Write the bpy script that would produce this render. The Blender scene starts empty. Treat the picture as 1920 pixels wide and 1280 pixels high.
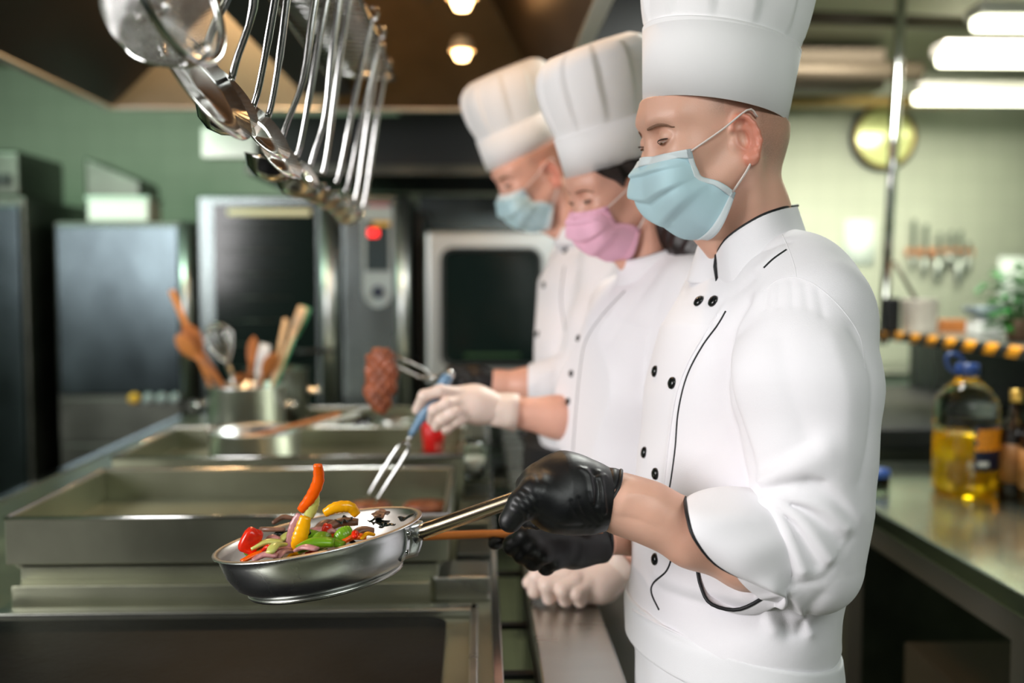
import bpy, math, random
import numpy as np
from mathutils import Vector, Matrix

# ------------------------------------------------------------------ camera
scene = bpy.context.scene
C = scene.collection
F = 1867.0                       # focal length in pixels of a 1920 wide frame
CAM = np.array([0.0, 0.0, 1.45])
PITCH = math.atan(110 / F); YAW = math.atan(60 / F)
cd = bpy.data.cameras.new('camera'); cam = bpy.data.objects.new('camera', cd); C.objects.link(cam)
cam.location = CAM
cam.rotation_euler = (math.pi / 2 - PITCH, 0, -YAW)
cd.sensor_width = 36; cd.lens = 36 * F / 1920; cd.clip_start = 0.02; cd.clip_end = 60
cd.dof.use_dof = True; cd.dof.focus_distance = 1.24; cd.dof.aperture_fstop = 1.9
scene.camera = cam
RM = np.array(cam.rotation_euler.to_matrix())

def ray(px, py):
    d = RM @ np.array([(px - 960) / F, (640 - py) / F, -1.0])
    return d / d[1]
def P(px, py, Y):
    """point seen at pixel (px, py) that lies Y metres into the room"""
    return CAM + ray(px, py) * Y

# ------------------------------------------------------------------ world, exposure, lights
scene.view_settings.view_transform = 'Standard'
scene.view_settings.look = 'None'
scene.view_settings.gamma = 1.0
scene.view_settings.use_curve_mapping = False
scene.view_settings.exposure = 0.12
w = bpy.data.worlds.new('world'); scene.world = w; w.use_nodes = True
w.node_tree.nodes['Background'].inputs[0].default_value = (0.75, 0.85, 0.82, 1)
w.node_tree.nodes['Background'].inputs[1].default_value = 0.12

def area(name, loc, target, sx, sy, power, color):
    l = bpy.data.lights.new(name, 'AREA'); l.shape = 'RECTANGLE'; l.size = sx; l.size_y = sy
    l.energy = power; l.color = color
    o = bpy.data.objects.new(name, l); C.objects.link(o); o.location = loc
    d = Vector(target) - Vector(loc); o.rotation_euler = d.to_track_quat('-Z', 'Y').to_euler()
    return o
area('left_key_light', (-2.8, 0.0, 1.98), (0.4, 1.7, 1.25), 1.5, 1.2, 98, (1.0, 0.97, 0.97))  # soft key light added from camera left; no window in the room
area('front_fill_light', (0.9, -0.9, 2.7), (0.5, 1.6, 1.0), 1.6, 0.8, 42, (0.96, 1.0, 0.98))  # unseen fill added above and behind the camera, no fixture built
area('aisle_light', (1.2, 3.1, 2.68), (1.1, 3.2, 0), 1.3, 0.3, 62, (0.97, 1.0, 0.93))
area('back_light', (2.3, 4.7, 2.66), (2.5, 6.0, 1.2), 1.6, 0.6, 92, (1.0, 0.93, 0.80))
area('left_light', (-2.3, 3.6, 2.68), (-2.0, 5.6, 0.6), 1.4, 0.3, 42, (0.66, 1.0, 0.74))  # added unseen area light, tinted green to push the left wall greener
# warm lamps inside the extractor hood
for (x, y, z, en) in ((-0.25, 2.9, 2.42, 7), (-0.80, 3.2, 2.34, 20), (0.0, 1.9, 2.36, 7)):
    l = bpy.data.lights.new('hood_lamp_light', 'POINT'); l.energy = en; l.color = (1.0, 0.62, 0.3); l.shadow_soft_size = 0.035
    o = bpy.data.objects.new('hood_lamp_light', l); C.objects.link(o); o.location = (x, y, z)

# ------------------------------------------------------------------ materials
def lin(c):
    return tuple(((v / 255) / 12.92 if v / 255 <= 0.04045 else ((v / 255 + 0.055) / 1.055) ** 2.4) for v in c)
def mat(name, color, rough=0.5, metal=0.0, bump=None, **kw):
    """color: 0-255 sRGB triple; bump: (scale, strength, stretch) noise bump; extra principled inputs by name"""
    m = bpy.data.materials.new(name); m.use_nodes = True
    nt = m.node_tree; b = nt.nodes['Principled BSDF']
    c = lin(color)
    b.inputs['Base Color'].default_value = (*c, 1)
    b.inputs['Roughness'].default_value = rough; b.inputs['Metallic'].default_value = metal
    for k, v in kw.items():
        if k in ('vary', 'vscale', 'vstretch'): continue
        b.inputs[k.replace('_', ' ')].default_value = v
    tc = nt.nodes.new('ShaderNodeTexCoord')
    if kw.get('vary'):
        mp = nt.nodes.new('ShaderNodeMapping'); mp.inputs['Scale'].default_value = kw.get('vstretch', (1, 1, 1))
        nz = nt.nodes.new('ShaderNodeTexNoise'); nz.inputs['Scale'].default_value = kw.get('vscale', 6); nz.inputs['Detail'].default_value = 5
        rp = nt.nodes.new('ShaderNodeValToRGB'); v = kw['vary']
        rp.color_ramp.elements[0].position = 0.3; rp.color_ramp.elements[1].position = 0.7
        rp.color_ramp.elements[0].color = (*[x * (1 - v) for x in c], 1); rp.color_ramp.elements[1].color = (*[min(1, x * (1 + v)) for x in c], 1)
        nt.links.new(tc.outputs['Object'], mp.inputs[0]); nt.links.new(mp.outputs[0], nz.inputs[0])
        nt.links.new(nz.outputs[0], rp.inputs[0]); nt.links.new(rp.outputs[0], b.inputs['Base Color'])
        if metal > 0.5:
            mr = nt.nodes.new('ShaderNodeMapRange'); mr.inputs[3].default_value = rough * 0.75; mr.inputs[4].default_value = rough * 1.35
            nt.links.new(nz.outputs[0], mr.inputs[0]); nt.links.new(mr.outputs[0], b.inputs['Roughness'])
    if bump:
        mp = nt.nodes.new('ShaderNodeMapping'); mp.inputs['Scale'].default_value = bump[2] if len(bump) > 2 else (1, 1, 1)
        nz = nt.nodes.new('ShaderNodeTexNoise'); nz.inputs['Scale'].default_value = bump[0]; nz.inputs['Detail'].default_value = 3
        bp = nt.nodes.new('ShaderNodeBump'); bp.inputs['Strength'].default_value = bump[1]; bp.inputs['Distance'].default_value = 0.002
        nt.links.new(tc.outputs['Object'], mp.inputs[0]); nt.links.new(mp.outputs[0], nz.inputs[0])
        nt.links.new(nz.outputs[0], bp.inputs['Height']); nt.links.new(bp.outputs[0], b.inputs['Normal'])
    return m
def glow(name, color, strength):
    m = bpy.data.materials.new(name); m.use_nodes = True; b = m.node_tree.nodes['Principled BSDF']
    b.inputs['Base Color'].default_value = (*lin(color), 1); b.inputs['Emission Color'].default_value = (*lin(color), 1)
    b.inputs['Emission Strength'].default_value = strength
    return m
def tile_mat(name, c1, c2, size, rough=0.25, axes='XZ'):
    m = bpy.data.materials.new(name); m.use_nodes = True; nt = m.node_tree; b = nt.nodes['Principled BSDF']
    tc = nt.nodes.new('ShaderNodeTexCoord'); sp = nt.nodes.new('ShaderNodeSeparateXYZ'); cb = nt.nodes.new('ShaderNodeCombineXYZ')
    nt.links.new(tc.outputs['Object'], sp.inputs[0])
    nt.links.new(sp.outputs[axes[0]], cb.inputs[0]); nt.links.new(sp.outputs[axes[1]], cb.inputs[1])
    br = nt.nodes.new('ShaderNodeTexBrick'); br.offset = 0; br.inputs['Scale'].default_value = 1
    br.inputs['Brick Width'].default_value = size; br.inputs['Row Height'].default_value = size
    br.inputs['Mortar Size'].default_value = 0.003
    br.inputs['Color1'].default_value = (*lin(c1), 1); br.inputs['Color2'].default_value = (*lin(tuple(x * 0.97 for x in c1)), 1); br.inputs['Mortar'].default_value = (*lin(c2), 1)
    nt.links.new(cb.outputs[0], br.inputs[0]); nt.links.new(br.outputs[0], b.inputs['Base Color'])
    b.inputs['Roughness'].default_value = rough
    return m

M = {}
M['steel'] = mat('brushed_steel', (176, 178, 172), 0.27, 1.0, bump=(60, 0.06, (1, 30, 30)), vary=0.10, vscale=3, vstretch=(1, 4, 4))
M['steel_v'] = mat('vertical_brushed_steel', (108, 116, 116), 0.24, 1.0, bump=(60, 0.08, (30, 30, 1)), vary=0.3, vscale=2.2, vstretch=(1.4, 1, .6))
M['steel_table'] = mat('polished_table_steel', (214, 226, 206), 0.20, 1.0, bump=(14, 0.05), vary=0.08, vscale=3)
M['steel_leg'] = mat('table_leg_steel', (120, 114, 104), 0.5, 0.5)
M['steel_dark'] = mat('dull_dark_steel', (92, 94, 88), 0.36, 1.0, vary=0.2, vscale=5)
M['steel_range'] = mat('worn_range_steel', (160, 162, 142), 0.30, 0.95, bump=(45, 0.10, (1, 12, 12)), vary=0.18, vscale=4)
M['post'] = mat('satin_round_steel', (196, 200, 200), 0.34, 1.0)
M['chrome'] = mat('polished_steel', (205, 205, 203), 0.13, 1.0)
M['pan'] = mat('satin_pan_steel', (218, 220, 222), 0.27, 1.0, bump=(50, 0.05, (1, 1, 25)), vary=0.08, vscale=8)
M['pan_in'] = mat('pan_inside_steel', (172, 166, 160), 0.38, 1.0, vary=0.14, vscale=12)
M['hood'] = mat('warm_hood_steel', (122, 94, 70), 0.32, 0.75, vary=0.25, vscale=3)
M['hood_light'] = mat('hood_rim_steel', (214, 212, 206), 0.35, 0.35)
M['hood_shaded'] = mat('shaded_hood_steel', (50, 44, 40), 0.4, 0.7, vary=0.2, vscale=3)  # darker copy of the hood steel, left face's shade put into the colour
M['hood_lamplit'] = mat('lamplit_hood_steel', (228, 208, 190), 0.34, 0.5, vary=0.12, vscale=3)  # paler copy of the hood steel, lamplight on the far face put into the colour
M['handle_steel'] = mat('warm_handle_steel', (214, 198, 178), 0.22, 1.0)
M['black'] = mat('matt_black', (10, 12, 13), 0.5)
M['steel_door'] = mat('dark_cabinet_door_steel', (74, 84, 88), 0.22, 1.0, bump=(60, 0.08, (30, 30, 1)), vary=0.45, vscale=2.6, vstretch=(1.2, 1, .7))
M['cast'] = mat('seasoned_griddle_iron', (9, 10, 12), 0.5, 0.0, bump=(70, 0.3), vary=0.6, vscale=9, Specular_IOR_Level=0.12)
M['rubber'] = mat('black_rubber', (14, 15, 16), 0.42)
M['oven_glass'] = mat('dark_oven_glass', (13, 24, 22), 0.13, 0.0, Specular_IOR_Level=0.3)
M['grey_panel'] = mat('grey_control_plastic', (150, 160, 165), 0.4)
M['screen'] = mat('control_display', (52, 62, 68), 0.2)
M['red_led'] = glow('red_indicator', (255, 30, 30), 2.2)
M['yellow'] = mat('yellow_plastic', (222, 170, 50), 0.4)
M['red'] = mat('red_plastic', (205, 14, 22), 0.35)
M['wood'] = mat('beech_wood', (206, 132, 66), 0.5, vary=0.16, vscale=14, vstretch=(1, 1, .2))
M['wood_orange'] = mat('orange_spatula_wood', (208, 122, 50), 0.5, vary=0.15, vscale=14, vstretch=(.2, 1, 1))
M['wood_dark'] = mat('worn_brown_wood', (178, 108, 54), 0.5, vary=0.2, vscale=14, vstretch=(1, 1, .2))
M['wood_pale'] = mat('pale_wood', (226, 190, 150), 0.55)
M['white_plastic'] = mat('white_plastic', (232, 232, 230), 0.4)
M['green_plastic'] = mat('green_plastic', (70, 150, 110), 0.4)
M['paper'] = mat('paper_sheet', (205, 220, 212), 0.8)
M['wall'] = tile_mat('green_wall_tiles', (186, 194, 176), (168, 178, 160), 0.15, 0.3)
M['wall_side'] = tile_mat('green_side_wall_tiles', (150, 176, 150), (136, 160, 136), 0.15, 0.3, 'YZ')
M['wall_front'] = mat('grey_painted_wall', (116, 124, 122), 0.7)
M['ceil'] = mat('grey_ceiling_paint', (150, 152, 132), 0.7, vary=0.12, vscale=1.5)
M['floor'] = tile_mat('olive_floor_tiles', (98, 102, 76), (40, 42, 34), 0.2, 0.35, 'XY')
M['fluor'] = glow('fluorescent_tube', (255, 255, 226), 6.0)
M['lampglass'] = glow('warm_lamp_glass', (255, 206, 140), 14.0)
M['pipe'] = mat('ochre_pipe_paint', (150, 126, 70), 0.5)
M['pipe_dark'] = mat('brown_duct_metal', (70, 62, 50), 0.5, 0.6)
M['leaf'] = mat('basil_leaf', (34, 112, 38), 0.45, vary=0.35, vscale=20)
M['terracotta'] = mat('plant_pot', (110, 84, 64), 0.7)
M['glass'] = mat('clear_glass', (245, 252, 248), 0.03, Transmission_Weight=1.0, IOR=1.45)
M['pet'] = mat('clear_bottle_plastic', (238, 250, 244), 0.05, Transmission_Weight=1.0, IOR=1.3)
M['oil'] = mat('sunflower_oil', (250, 190, 20), 0.08, Transmission_Weight=0.75, IOR=1.35)
M['blue'] = mat('blue_cap_plastic', (44, 74, 140), 0.35)
M['navy'] = mat('navy_label', (22, 30, 58), 0.4)
M['orange'] = mat('orange_label', (240, 150, 20), 0.4)
M['brown_glass'] = mat('dark_brown_bottle', (26, 15, 10), 0.1)
M['brown_label'] = mat('brown_bottle_label', (150, 100, 50), 0.5)
M['gold'] = mat('gold_cap', (214, 176, 90), 0.3, 0.8)
M['brass'] = mat('brass_rim', (130, 104, 40), 0.3, 1.0)
M['dial'] = mat('yellow_dial_glass', (206, 214, 148), 0.12, 0.15)

# ------------------------------------------------------------------ mesh helpers
WL = {}                      # world position of every built object's origin
def tag(o, label=None, cat=None, group=None, kind=None):
    for k, v in (('label', label), ('category', cat), ('group', group), ('kind', kind)):
        if v: o[k] = v
    return o
def empty(name, loc, label, cat, group=None):
    o = bpy.data.objects.new(name, None); C.objects.link(o); o.location = tuple(float(v) for v in loc); o.empty_display_size = 0.05
    WL[o] = np.array([float(v) for v in loc]); return tag(o, label, cat, group)
def link(name, me, m, parent=None, origin=None):
    """me is in world coordinates; shift it to the parent's or to its own origin"""
    o = bpy.data.objects.new(name, me); C.objects.link(o)
    n = len(me.vertices); co = np.empty(n * 3); me.vertices.foreach_get('co', co); co = co.reshape(-1, 3)
    if origin is None:
        origin = WL[parent] if parent is not None else np.array([co[:, 0].mean(), co[:, 1].mean(), co[:, 2].min()])
    origin = np.array(origin, float)
    me.vertices.foreach_set('co', (co - origin).ravel()); me.update()
    if parent is not None:
        o.parent = parent; o.location = tuple(origin - WL[parent])
    else: o.location = tuple(origin)
    WL[o] = origin
    if m is not None:
        for mm in (m if isinstance(m, list) else [m]): me.materials.append(mm)
    return o

def frame(d):
    d = np.array(d, float); d /= np.linalg.norm(d)
    a = np.array([0, 0, 1.0]) if abs(d[2]) < 0.9 else np.array([0, 1.0, 0])
    u = np.cross(a, d); u /= np.linalg.norm(u); v = np.cross(d, u)
    return u, v, d

class MB:
    def __init__(s): s.v = []; s.f = []; s.m = []; s.mi = 0
    def add(s, vs, fs):
        n = len(s.v); s.v += [tuple(float(c) for c in v) for v in vs]
        s.f += [tuple(i + n for i in f) for f in fs]; s.m += [s.mi] * len(fs); return s
    def box(s, a, b):
        (x0, y0, z0), (x1, y1, z1) = a, b
        return s.add([(x0, y0, z0), (x1, y0, z0), (x1, y1, z0), (x0, y1, z0), (x0, y0, z1), (x1, y0, z1), (x1, y1, z1), (x0, y1, z1)],
              [(0, 3, 2, 1), (4, 5, 6, 7), (0, 1, 5, 4), (1, 2, 6, 5), (2, 3, 7, 6), (3, 0, 4, 7)])
    def tube(s, pts, r, n=12, cap=True, flat=1.0, up=None):
        pts = [np.array(p, float) for p in pts]; rr = r if hasattr(r, '__len__') else [r] * len(pts)
        vs = []; fs = []; pu = None
        for i, p in enumerate(pts):
            d = pts[min(i + 1, len(pts) - 1)] - pts[max(i - 1, 0)]
            u, v, d = frame(d)
            if up is not None:
                v = np.array(up, float) - d * np.dot(up, d); v /= np.linalg.norm(v); u = np.cross(v, d)
            elif pu is not None:
                u = pu - d * np.dot(pu, d); u /= np.linalg.norm(u); v = np.cross(d, u)
            pu = u
            for k in range(n):
                a = 2 * math.pi * k / n
                vs.append(p + (u * math.cos(a) + v * math.sin(a) * flat) * rr[i])
        for i in range(len(pts) - 1):
            for k in range(n):
                k2 = (k + 1) % n
                fs.append((i * n + k, i * n + k2, (i + 1) * n + k2, (i + 1) * n + k))
        if cap: fs.append(tuple(range(n - 1, -1, -1))); fs.append(tuple((len(pts) - 1) * n + k for k in range(n)))
        return s.add(vs, fs)
    def lathe(s, prof, c=(0, 0, 0), axis=(0, 0, 1), n=48, sy=1.0, u=None):
        """prof: (radius, height) list along the axis"""
        uu, vv, d = frame(axis)
        if u is not None:
            uu = np.array(u, float) - d * np.dot(u, d); uu /= np.linalg.norm(uu); vv = np.cross(d, uu)
        c = np.array(c, float); vs = []; fs = []
        for r, h in prof:
            r = max(r, 1e-5)
            for k in range(n):
                a = 2 * math.pi * k / n; vs.append(c + d * h + (uu * math.cos(a) + vv * math.sin(a) * sy) * r)
        for i in range(len(prof) - 1):
            for k in range(n):
                k2 = (k + 1) % n; fs.append((i * n + k, i * n + k2, (i + 1) * n + k2, (i + 1) * n + k))
        return s.add(vs, fs)
    def grid(s, G, close_u=False, close_v=False):
        G = np.asarray(G); a, b = G.shape[:2]; fs = []
        for i in range(a - (0 if close_u else 1)):
            for j in range(b - (0 if close_v else 1)):
                fs.append((i * b + j, ((i + 1) % a) * b + j, ((i + 1) % a) * b + (j + 1) % b, i * b + (j + 1) % b))
        return s.add(G.reshape(-1, 3), fs)
    def build(s, name, m, parent=None, smooth=True, bevel=0, subsurf=0, solid=0, origin=None, angle=40):
        me = bpy.data.meshes.new(name); me.from_pydata(s.v, [], s.f)
        if any(s.m): me.polygons.foreach_set('material_index', s.m)
        o = link(name, me, m, parent, origin)
        if smooth:
            me.polygons.foreach_set('use_smooth', [True] * len(me.polygons))
            if bevel or smooth == 'auto': me.set_sharp_from_angle(angle=math.radians(angle))
        if solid:
            k = o.modifiers.new('thickness', 'SOLIDIFY'); k.thickness = solid; k.offset = 0
        if bevel:
            k = o.modifiers.new('bevel', 'BEVEL'); k.width = bevel; k.segments = 2; k.limit_method = 'ANGLE'; k.harden_normals = True
        if subsurf:
            k = o.modifiers.new('subdivision', 'SUBSURF'); k.levels = subsurf; k.render_levels = subsurf
        me.update(); return o
def box(name, a, b, m, parent=None, bevel=0.003, **kw):
    return MB().box(a, b).build(name, m, parent, bevel=bevel, **kw)
def spline(pts, n):
    """Catmull-Rom through pts"""
    pts = [np.array(p, float) for p in pts]; q = [2 * pts[0] - pts[1]] + pts + [2 * pts[-1] - pts[-2]]; out = []
    segs = len(pts) - 1
    for i in range(n):
        t = i / (n - 1) * segs; k = min(int(t), segs - 1); t -= k
        a, b, c, d = q[k:k + 4]
        out.append(0.5 * ((2 * b) + (-a + c) * t + (2 * a - 5 * b + 4 * c - d) * t * t + (-a + 3 * b - 3 * c + d) * t ** 3))
    return out
def dup(root, loc, label=None, group=None, rot=None):
    r = root.copy(); C.objects.link(r); r.location = tuple(float(v) for v in loc)
    if rot is not None: r.rotation_euler = rot
    if label: r['label'] = label
    if group: r['group'] = group
    for ch in list(root.children):
        c = ch.copy(); C.objects.link(c); c.parent = r
        for g in ch.children:
            d = g.copy(); C.objects.link(d); d.parent = c
    return r

# ------------------------------------------------------------------ room
YB = 6.2; XL = -3.4; XR = 3.7; YF = -2.4; ZC = 2.75
def struct(name, a, b, m): return tag(box(name, a, b, m, bevel=0), kind='structure')
struct('floor', (XL - .1, YF - .1, -0.1), (XR + .1, YB + .1, 0), M['floor'])
struct('ceiling', (XL - .1, YF - .1, ZC), (XR + .1, YB + .1, ZC + .1), M['ceil'])
struct('wall_back', (XL - .1, YB, 0), (XR + .1, YB + .1, ZC), M['wall'])
struct('wall_left', (XL - .1, YF, 0), (XL, YB, ZC), M['wall_side'])
struct('wall_right', (XR, YF, 0), (XR + .1, YB, ZC), M['wall_side'])
struct('wall_front', (XL - .1, YF - .1, 0), (XR + .1, YF, ZC), M['wall_front'])
# ------------------------------------------------------------------ ceiling lights and ducts (right, far)
def fluor(x0, x1, y, z, label):
    t = empty('fluorescent_light', ((x0 + x1) / 2, y, z), label, 'ceiling light', 'long fluorescent ceiling lights')
    box('housing', (x0, y - .08, z), (x1, y + .08, z + .06), M['hood_light'], t, bevel=.01)
    mb = MB(); mb.tube([(x0 + .01, y, z - .02), (x1 - .01, y, z - .02)], .035, 14); mb.build('diffuser', M['fluor'], t)
    return t
fluor(2.42, 3.65, 5.55, 2.50, 'long fluorescent ceiling light nearest the round wall clock')
fluor(2.32, 3.55, 5.05, 2.60, 'dimmer fluorescent ceiling light between the two brighter ones')
fluor(2.15, 3.4, 4.35, 2.60, 'fluorescent ceiling light highest in the upper right corner')
tag(MB().tube([(1.1, 5.9, 2.52), (2.9, 5.9, 2.52)], .035).build('ceiling_pipe', M['pipe'], None), 'ochre painted pipe running under the ceiling along the back wall', 'pipe')
tag(MB().tube([(1.1, 5.2, 2.55), (2.3, 5.2, 2.55)], .05).build('ceiling_pipe', M['pipe_dark'], None), 'thick dark brown pipe under the ceiling above the first chef', 'pipe')
tag(MB().tube([(1.4, 4.5, 2.64), (2.4, 4.6, 2.64)], .03).build('ceiling_pipe', M['pipe_dark'], None), 'thin dark pipe under the ceiling near the pole top', 'pipe')
t = tag(MB().box((0.9, 5.4, 2.5), (2.2, 5.62, 2.72)).build('air_duct', M['pipe_dark'], None, bevel=.01), 'flat grey brown air duct under the ceiling behind the first chef', 'air duct')

# ------------------------------------------------------------------ wall clock, knives, papers
ck = P(1660, 256, 6.15)
t = empty('wall_clock', (ck[0], 6.2, ck[2] - .21), 'round wall clock with brass and black rim on the green wall', 'clock')
c = (ck[0], 6.2, ck[2])
MB().lathe([(0, 0), (.205, 0), (.21, .03), (.2, .05), (.188, .05)], c, (0, -1, 0)).build('case', M['black'], t)
MB().lathe([(.19, .045), (.186, .058), (.176, .058), (.172, .045)], c, (0, -1, 0)).build('rim', M['brass'], t)
MB().lathe([(0, .052), (.1, .05), (.175, .045)], c, (0, -1, 0)).build('dial', M['dial'], t)
k = P(1762, 472, 6.18)
t = empty('knife_rack', (k[0], 6.19, k[2] - .03), 'wooden wall strip holding a row of kitchen knives', 'knife rack')
box('rail', (k[0] - .21, 6.165, k[2] - .025), (k[0] + .21, 6.2, k[2] + .02), M['wood_dark'], t)
M['blade'] = mat('knife_blade', (150, 160, 150), 0.4, 0.8)
M['handle_dark'] = mat('dark_knife_handle', (70, 84, 72), 0.5)
for i, (dx, up, dn, wd) in enumerate([(-.175, .2, .12, .016), (-.1, .17, .16, .02), (-.01, .12, .2, .03), (.06, .13, .1, .03), (.12, .13, .22, .026), (.175, .06, .14, .02)]):
    x = k[0] + dx
    nm = ['leftmost', 'second from left', 'third from left', 'third from right', 'second from right', 'rightmost'][i]
    t = empty('kitchen_knife', (x, 6.155, k[2] - dn), 'kitchen knife on the wooden wall rack, %s of the row' % nm, 'knife', 'knives on the wall rack')
    MB().add([(x - wd, 6.158, k[2]), (x + wd, 6.158, k[2]), (x + wd, 6.158, k[2] - dn * .7), (x, 6.158, k[2] - dn), (x - wd, 6.158, k[2] - dn * .85)], [(0, 1, 2, 3, 4)]).build('blade', M['blade'], t, solid=.003)
    box('handle', (x - .011, 6.15, k[2]), (x + .011, 6.165, k[2] + up), M['handle_dark'], t, bevel=.004)
for (x0, y0, x1, y1, lb) in ((1583, 412, 1642, 498, 'pale paper notice taped to the wall left of the pole'), (1872, 482, 1935, 575, 'pale paper notice on the wall behind the green plant')):
    a = P(x0, y1, 6.19); b = P(x1, y0, 6.19)
    tag(box('paper_notice', (a[0], 6.19, a[2]), (b[0], 6.199, b[2]), M['paper'], bevel=0), lb, 'notice')

# ------------------------------------------------------------------ extractor hood over the range
HX0, HX1, HY0, HY1, HZ = -1.465, 0.32, 0.9, 3.99, 2.13
t = empty('extractor_hood', ((HX0 + HX1) / 2, 2.4, HZ), 'large warm brown steel extractor hood hanging over the cooking range', 'extractor hood')
I = .045; zt = ZC - .004
mb = MB()
o = [(HX0, HY0), (HX1, HY0), (HX1, HY1), (HX0, HY1)]
i0 = [(HX0 + I, HY0 + I), (HX1 - I, HY0 + I), (HX1 - I, HY1 - I), (HX0 + I, HY1 - I)]
i1 = [(HX0 + 1.1, HY0 + .5), (HX1 - .5, HY0 + .5), (HX1 - .5, HY1 - .85), (HX0 + 1.1, HY1 - .85)]
vs = [(x, y, zt) for x, y in o] + [(x, y, HZ) for x, y in o] + [(x, y, HZ) for x, y in i0] + [(x, y, zt - .02) for x, y in i1]
fs = []
for a in range(4):
    b = (a + 1) % 4
    fs += [(a, b, 4 + b, 4 + a)] + ([(8 + a, 8 + b, 12 + b, 12 + a)] if a != 2 else [(10, 16, 17, 14), (16, 11, 15, 17)])
fs.append((12, 13, 14, 15))
vs += [(-.56, HY1 - I, HZ), (-.335, HY1 - .85, zt - .02)]
mb.add(vs, fs); mb.m[6] = 1; mb.m[8] = 2; mb.build('canopy', [M['hood'], M['hood_lamplit'], M['hood_shaded']], t, smooth=False)
mb = MB()
for a in range(4):
    b = (a + 1) % 4
    A = np.array([*o[a], HZ]); B = np.array([*o[b], HZ]); A2 = np.array([*i0[a], HZ]); B2 = np.array([*i0[b], HZ])
    dz = np.array([0, 0, .07])
    n = len(mb.v); mb.add([A - dz * .1, B - dz * .1, B2 - dz * .1, A2 - dz * .1, A + dz, B + dz, B2 + dz, A2 + dz], [(0, 1, 2, 3), (4, 5, 1, 0), (6, 7, 3, 2)])
mb.build('rim_gutter', M['hood_light'], t, smooth=False)  # rim paler than the canopy, its lit edge put into the colour
mb = MB(); mb.box((-.66, HY0 + .3, 2.15), (-.47, HY1 - .2, zt)).build('central_duct', M['black'], t, bevel=.004)
mb = MB()
for q in range(26):                       # ribbed grease filter on the sloping right of the duct
    y = 1.2 + q * .085; mb.tube([(-.44, y, 2.62), (-.16, y, 2.38)], .018, 6)
mb.build('grease_filter', M['hood'], t)
for (x, y) in ((-.25, 2.9), (-.95, 2.5), (0, 1.9)):
    pass
def hood_lamp_or_glint(x, y, z, lb):
    t = empty('hood_lamp_or_glint', (x, y, z), lb, 'lamp', 'warm lamps inside the hood')
    MB().lathe([(0, .05), (.03, .045), (.04, .02), (.042, 0)], (x, y, z), n=20).build('lamp_holder', M['hood_light'], t)
    MB().lathe([(0, -.035), (.02, -.03), (.03, -.01), (.028, 0)], (x, y, z), n=20).build('bulb', M['lampglass'], t)
hl = P(866, -2, 2.75)
hood_lamp_or_glint(hl[0], hl[1], hl[2], 'glowing warm lamp inside the hood at the top of the photo')
hl = P(866, 96, 3.45)  # lamp's reflection in the hood, put in as a second glowing bulb
hood_lamp_or_glint(hl[0], hl[1], hl[2], 'small glowing stand-in for a lamp reflection in the hood left of the far chef hat')

tag(box('ventilation_duct', (.40, 4.2, 2.36), (.84, 5.6, 2.745), M['rubber'], bevel=.02), 'black ventilation duct under the ceiling above the middle chef hat', 'air duct')
# black dish hood above the ovens
t = empty('oven_hood', (-.3, 5.2, 1.95), 'black hood box above the ovens with a bright steel left end', 'extractor hood')
box('hood_body', (-1.07, 4.66, 1.95), (.9, 5.6, 2.22), M['black'], t)
a = P(378, 295, 4.6); b = P(478, 240, 4.6)
box('steel_end', (a[0], 4.6, a[2]), (b[0], 4.66, b[2]), M['hood_light'], t)
box('duct', (-.4, 5.0, 2.22), (.1, 5.4, ZC - .004), M['steel_dark'], t)
box('front_edge', (-1.07, 4.62, 1.945), (.9, 4.66, 1.99), M['steel_dark'], t)
tag(box('steel_backsplash', (-.35, 5.75, 0), (1.3, 5.8, 1.95), M['steel_v']), 'brushed steel backsplash panel behind the ovens', 'backsplash')
a = P(480, 345, 5.6)
# ------------------------------------------------------------------ back appliances
FY = 4.75
def px(x, Y=FY): return P(x, 530, Y)[0]
def pz(y, Y=FY): return P(900, y, Y)[2]
# tall steel cabinet far left
t = empty('refrigerator_cabinet', (-2.6, 5, 0), 'tall dark steel refrigerator cabinet at the far left edge', 'refrigerator')
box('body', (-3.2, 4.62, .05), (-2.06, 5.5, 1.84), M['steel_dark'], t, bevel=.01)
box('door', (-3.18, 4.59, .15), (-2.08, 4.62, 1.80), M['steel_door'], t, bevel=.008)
box('kick_plate', (-3.15, 4.66, 0), (-2.1, 5.4, .06), M['black'], t)
t = empty('kitchen_appliance', (-2.7, 4.95, 1.845), 'green grey reflective appliance on top of the far left cabinet', 'appliance')
box('body', (-3.1, 4.7, 1.845), (-2.12, 5.2, 2.06), M['steel_dark'], t, bevel=.02)
box('front_slot', (-3.05, 4.68, 1.90), (-2.16, 4.70, 1.95), M['black'], t)
# cabinet B
t = empty('steel_cabinet', (-1.7, 5, 0), 'brushed steel cabinet with a bright right edge beside the glass door oven', 'cabinet')
x0, x1, zt2 = px(98), px(364), pz(416)
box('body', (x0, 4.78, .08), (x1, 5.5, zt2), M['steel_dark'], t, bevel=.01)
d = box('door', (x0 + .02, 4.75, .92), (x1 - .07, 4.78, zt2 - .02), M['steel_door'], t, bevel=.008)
MB().tube([(x1 - .035, 4.74, .9), (x1 - .035, 4.74, zt2)], .03, 16).build('edge_post', M['post'], t)
box('control_panel', (x0 + .02, 4.745, .70), (x1 - .07, 4.78, .90), M['steel_dark'], t)
for (xx, mm) in ((248, 'yellow'), (275, 'grey_panel'), (300, 'grey_panel'), (325, 'grey_panel')):
    MB().lathe([(0, .03), (.02, .03), (.026, 0)], (px(xx), 4.745, pz(744)), (0, -1, 0), n=20).build('knob', M[mm], t)
mb = MB()
for q in range(9): mb.box((x0 + .1 + q * .045, 4.742, .40), (x0 + .12 + q * .045, 4.76, .62))
mb.build('vent_grille', M['black'], t)
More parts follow.
